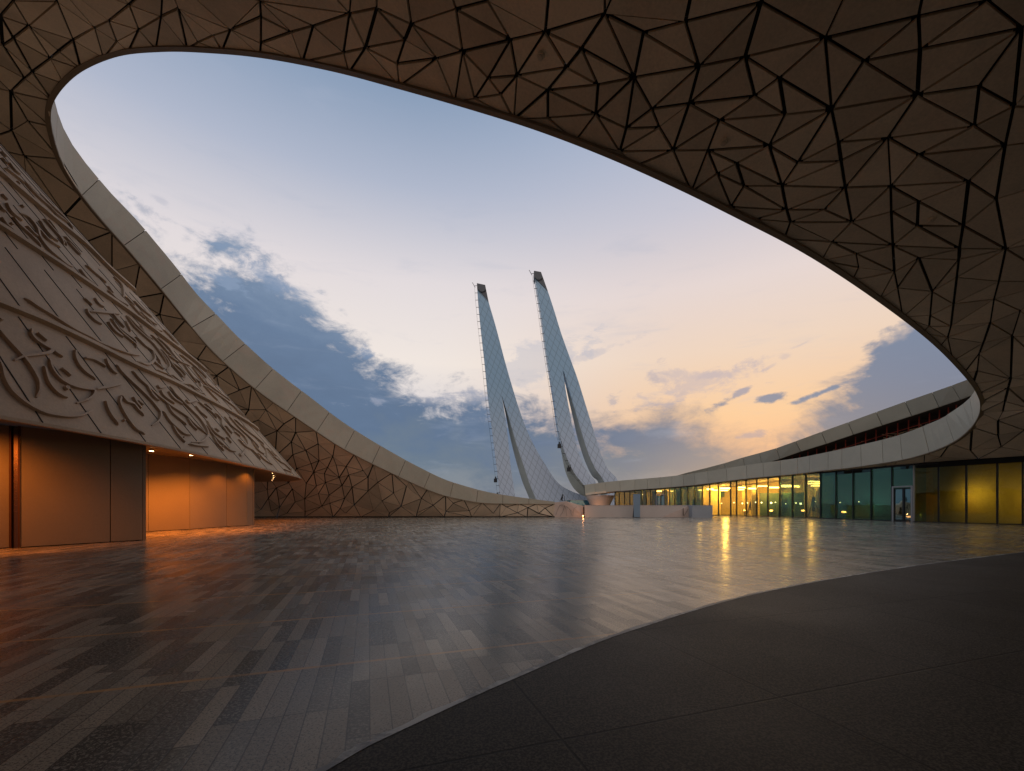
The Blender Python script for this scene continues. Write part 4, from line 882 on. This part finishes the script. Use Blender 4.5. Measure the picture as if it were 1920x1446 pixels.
strokes += [z6(l) for l in [
 [(180,690),(250,790),(350,880),(440,960),(520,1050),(580,1130),(595,1180),(575,1205)], [(40,665),(100,740),(160,800)], [(30,715),(100,820),(190,900),(260,960),(275,995)], [(0,750),(60,830),(150,895)], [(270,890),(350,970),(430,1030),(520,1160)], [(310,790),(370,870),(435,915)], [(420,870),(500,950),(580,1040),(660,1110)],
 [(480,900),(580,990),(640,1070),(700,1130),(800,1170)], [(510,1010),(570,1080),(640,1180),(730,1275)], [(600,1130),(690,1190),(750,1260),(740,1280)], [(740,1160),(800,1250),(865,1335)], [(620,1260),(700,1320),(790,1350),(900,1420)], [(470,1210),(580,1250)], [(430,1030),(450,1110),(380,1160),(290,1130)],
 [(0,400),(50,470)], [(0,440),(80,520),(200,590)], [(220,570),(290,650),(360,720)], [(250,540),(330,620),(430,700)], [(380,720),(450,800),(530,840)], [(540,820),(620,900),(690,980)], [(60,310),(140,400),(150,500)], [(170,740),(220,840)], [(590,1070),(690,1140)], [(300,640),(420,740),(480,770)], [(170,500),(260,590)], [(820,1180),(900,1290),(1000,1400)], [(700,1060),(850,1180),(960,1290)]]]
strokes += [z7(l) for l in [
 [(50,630),(100,720),(200,800)], [(110,765),(170,840),(260,920),(390,1050)], [(190,730),(260,770),(340,870),(370,960),(450,1070),(540,1150),(640,1230),(700,1240)], [(370,800),(420,880),(480,950),(550,1000)], [(410,780),(480,860),(560,950),(640,1040)], [(370,890),(450,980),(570,1060)], [(0,770),(50,840),(110,890)],
 [(610,950),(700,1040),(770,1130)], [(760,1270),(820,1350),(920,1430)], [(820,1230),(900,1300),(1020,1400)], [(190,645),(215,675)], [(90,822),(100,840)], [(240,850),(310,920),(350,950)], [(220,415),(290,500),(370,580),(450,650),(540,740),(680,840)], [(370,540),(480,650),(600,760),(700,880)], [(70,235),(130,310),(180,350)],
 [(400,570),(500,660),(600,740)], [(0,130),(50,180)], [(150,415),(180,450)], [(380,640),(500,760),(620,870),(720,920)], [(0,540),(60,600)], [(-40,620),(0,680),(40,715)], [(450,790),(520,880),(610,1030)], [(0,190),(60,250)], [(640,1000),(760,1130)], [(250,440),(330,530),(430,620)], [(560,600),(700,760)], [(40,290),(120,350),(230,440)]]]
lt = MB()
for sidx, st_px in enumerate(strokes):
    q = seg(st_px, 6); h = [chit(*p) for p in q]
    runs = []; cur = []
    for p in h:
        if p: cur.append(p)
        else:
            if len(cur) > 2: runs.append(cur)
            cur = []
    if len(cur) > 2: runs.append(cur)
    for pts_ in runs:
        n = len(pts_); 
        rows_ = []
        for k, (p, nr_) in enumerate(pts_):
            t = (pts_[min(k+1, n-1)][0]-pts_[max(k-1, 0)][0])
            if t.length < 1e-5: t = Vector((0, 0, 1))
            t.normalize(); u = nr_.cross(t).normalized()
            f = k/(n-1); tp = min(1, f*8+.5, (1-f)*6+.4); hgt = .115*tp; wd = (.022+.030*math.sin(math.pi*f))
            rows_.append([p-nr_*.03-u*wd, p+nr_*hgt-u*wd*.9, p+nr_*hgt+u*wd*.9, p-nr_*.03+u*wd])
        for A, B in zip(rows_, rows_[1:]):
            for k in range(3): lt.quad(A[k], B[k], B[k+1], A[k+1])
        for e_ in (rows_[0], rows_[-1]): lt.poly(e_)
lt.build('raised_lettering', M_letter, hall)
# panel seams: thin recessed-looking joints up the cone
smj = MB(); kseams = range(0, nb, 4)
for k in range(0, nb, 4):
    for (t0, t1_, sh) in ((0.0, .185, 0), (.20, .33, 1), (.345, .47, 3), (.49, .80, 2)):
        kk_ = (k+sh) % nb; a, b_ = cb[kk_].lerp(APX, t0), cb[kk_].lerp(APX, t1_)
        tg = (cb[(kk_+1) % nb]-cb[kk_-1]).normalized(); nv = (b_-a).normalized().cross(tg).normalized()
        if nv.z < 0: nv = -nv
        smj.bar(a+nv*.004, b_+nv*.004, .028, .03, up=nv)
smj.build('panel_seam', M_seam, hall)
# eave lip and soffit
lip = MB(); lipin = [p+(Vector((-26, 18, 3.9))-p).normalized()*.35 for p in cb]
lip.strip(cb+[cb[0]], [p-Vector((0, 0, .10)) for p in cb+[cb[0]]]); lip.strip([p-Vector((0, 0, .10)) for p in cb+[cb[0]]], [Vector((p.x, p.y, 3.82)) for p in lipin+[lipin[0]]])
lip.build('eave_lip', M_cone, hall, recalc=False)
so = MB(); cen = Vector((-28, 18, 4.27)); inr = [Vector((p.x, p.y, 3.82)).lerp(cen, .18)*1 for p in lipin]
for p in inr: p.z = 4.25
so.strip([Vector((p.x, p.y, 3.82)) for p in lipin+[lipin[0]]], inr+[inr[0]])
for k in range(nb): so.poly([inr[k], inr[(k+1) % nb], cen])
so.build('eave_soffit', M_wallp, hall, recalc=False)
# walls below: near leaf wall with dark pilaster, recessed curved wall
def wallq(mb, a, b_, h, th=.12, z0=.0):
    a = Vector(a); b_ = Vector(b_); t = (b_-a).normalized(); n = Vector((t.y, -t.x, 0)); n = n if n.dot(CAM-a) > 0 else -n
    mb.prism([a+Vector((0, 0, z0)), b_+Vector((0, 0, z0)), b_+Vector((0, 0, h)), a+Vector((0, 0, h))], -n*th)
fl = [gp(-180, 1040), gp(-60, 1033), gp(0, 1029), gp(18, 1028), gp(39, 1027.3), gp(207, 1017), gp(268, 1013.5)]
for v in fl: v.z = 0
def shr(a, b_, g0=.015): t = (b_-a).normalized(); return a+t*g0, b_-t*g0
for a, b_ in ((fl[0], fl[1]), (fl[1], fl[3]), (fl[4], fl[5]), (fl[5], fl[6])):
    mb = MB(); q = shr(a, b_); wallq(mb, q[0], q[1], 4.2, z0=.03); mb.build('wall_panel', M_wallp, hall)
mb = MB(); t = (fl[4]-fl[3]).normalized(); n = Vector((t.y, -t.x, 0)); n = n if n.dot(CAM-fl[3]) > 0 else -n
a, b_ = fl[3]+t*.02-n*.05, fl[4]-t*.02-n*.05; wallq(mb, a, b_, 4.2); pil = mb.build('pilaster', M_bronze, hall)
mb = MB()
for q in (fl[3]+t*.03, fl[4]-t*.03): mb.bar(q+n*.01, q+n*.01+Vector((0, 0, 4.2)), .035, .06)
L = (fl[4]-fl[3]).length
for k in range(11):
    zc = 3.3-.2*k; c = (fl[3]+fl[4])/2-n*.045+Vector((0, 0, zc)); r = .05
    pts_ = [c+t*math.cos(a_)*r*(1 if k % 3 else .6)+Vector((0, 0, math.sin(a_)*r)) for a_ in [R_(x_) for x_ in range(-120+k*25, 140+k*25, 35)]]
    for q, w_ in zip(pts_, pts_[1:]): mb.bar(q, w_, .012, .012, up=n)
mb.build('pilaster_trim', plain('bronze_trim', (.12, .05, .025, 1), .35, .7), pil if False else hall)
mb = MB(); wallq(mb, fl[6], fl[6]+Vector((-4.3, 3.2, 0)), 4.2, .1); mb.build('return_wall', M_wallp, hall)
bk = MB(); wallq(bk, fl[0]-n*.1, fl[6]-n*.1, 4.2, .05); bk.build('wall_backing', M_black, hall)
rc = [gp(262, 998.5), gp(278, 997), gp(356, 993), gp(425, 988), gp(463, 986), gp(474, 985)]
for v in rc: v.z = 0
for a, b_ in zip(rc, rc[1:]):
    mb = MB(); q = shr(a, b_, .012); wallq(mb, q[0], q[1], 4.24, z0=.03); mb.build('wall_panel', M_wallp, hall)
mb = MB(); wallq(mb, rc[-1]+Vector((-.02, .06, 0)), rc[-1]+Vector((-9, 3.2, 0)), 4.24, .1); mb.build('return_wall', M_wallp, hall)
bk = MB()
for a, b_ in zip(rc, rc[1:]): wallq(bk, a+Vector((-.13, .05, 0)), b_+Vector((-.13, .05, 0)), 4.2, .04)
bk.build('wall_backing', M_black, hall)
# downlights
m_dl = glow('downlight_disc', (1, .55, .22, 1), 14)
DL = [(284, 841, 'largest round downlight over the orange wall, beside the near wall edge'), (359, 850, 'middle downlight over the orange wall'), (418, 859, 'smallest downlight over the orange wall near its curved end')]
row = [(512, 881), (511, 885), (513, 889), (513.5, 892.5), (512, 895.5), (510, 898)]
so_bvh = BVHTree.FromPolygons([tuple(p) for p in so.v], so.f)
def soffit_pt(px, py, z=4.2):
    h = so_bvh.ray_cast(CAM, raydir(px, py))
    if h[0] is not None: return h[0]-Vector((0, 0, .02))
    D_ = (z-ZC)*FPX/(H0-py); return Vector(((px-960)/FPX*D_, D_, z))
dl_all = [(soffit_pt(a, b_), l, 10, None) for a, b_, l in DL]+[(soffit_pt(a, b_, 4.15), o_+' in the receding row of tiny downlights under the hall tip', 10, 'row') for (a, b_), o_ in zip(row, ('topmost and nearest', 'second from the top', 'third from the top', 'fourth from the top', 'fifth from the top', 'lowest and farthest'))]
dl_all += [(Vector((-16.5, 11.9, 4.15)), 'downlight lighting the near wall left of the bronze strip', 10, None)]
for p, lb, e_, gr in dl_all:
    t = empty('downlight', lb, 'downlight', p[:], 'downlights under the stone hall')
    if gr is None: t['group'] = 'downlights over the walls'
    mb = MB(); rr = .028 if gr else .11; p = p-Vector((0, 0, .07)); mb.tube(p+Vector((0, 0, -.03)), p+Vector((0, 0, .03)), rr, n=16); mb.build('trim_ring', M_metal, t)
    mb = MB(); mb.tube(p+Vector((0, 0, -.05)), p+Vector((0, 0, -.031)), rr*.8, n=16); mb.build('lens', m_dl, t)
def spot(p, e_, tgt=None, size=120):
    o = addlight('downlight_beam', 'SPOT', p, e_, (1, .27, .03), spot_size=R_(size), spot_blend=.7, shadow_soft_size=.05)
    if tgt is not None: o.rotation_euler = (Vector(tgt)-Vector(p)).to_track_quat('-Z', 'Y').to_euler()
for p, lb, e_, gr in dl_all[:3]: spot(p-Vector((0, 0, .28)), 950, p+Vector((-.5, .1, -3)), 140)
for q in ((-18.0, 29.9, 4.0), (-17.9, 27.7, 4.0)): spot(q, 260, (q[0]-.4, q[1], 0), 130)
for p, lb, e_, gr in dl_all[3:9:2]: spot(p-Vector((0, 0, .28)), 420, p+Vector((0, .6, -3)), 140)
spot((-26.8, 47.6, 3.9), 900, (-26.8, 48.6, 0), 110)
spot((-16.5, 11.9, 3.85), 1100, (-17.5, 13.0, 1.4), 130)
# ceiling sensors
for a, b_, lb in [(1015, 103, 'round ceiling sensor above the towers, leftmost of three'), (1358, 264, 'middle round ceiling sensor on the triangle patterned underside'), (1747, 410, 'round ceiling sensor furthest right on the triangle patterned underside')]:
    h = bvh.ray_cast(CAM, raydir(a, b_))
    if h[0] is None: continue
    n = h[1] if h[1].dot(CAM-h[0]) > 0 else -h[1]; p = h[0]+n*.05
    mb = MB(); mb.tube(p-n*.12, p+n*.03, .11, .10, 16); mb.tube(p+n*.03, p+n*.06, .075, .06, 16)
    tag(mb.build('ceiling_sensor', M_soffit, org=p[:]), lb, 'sensor', 'ceiling sensors')
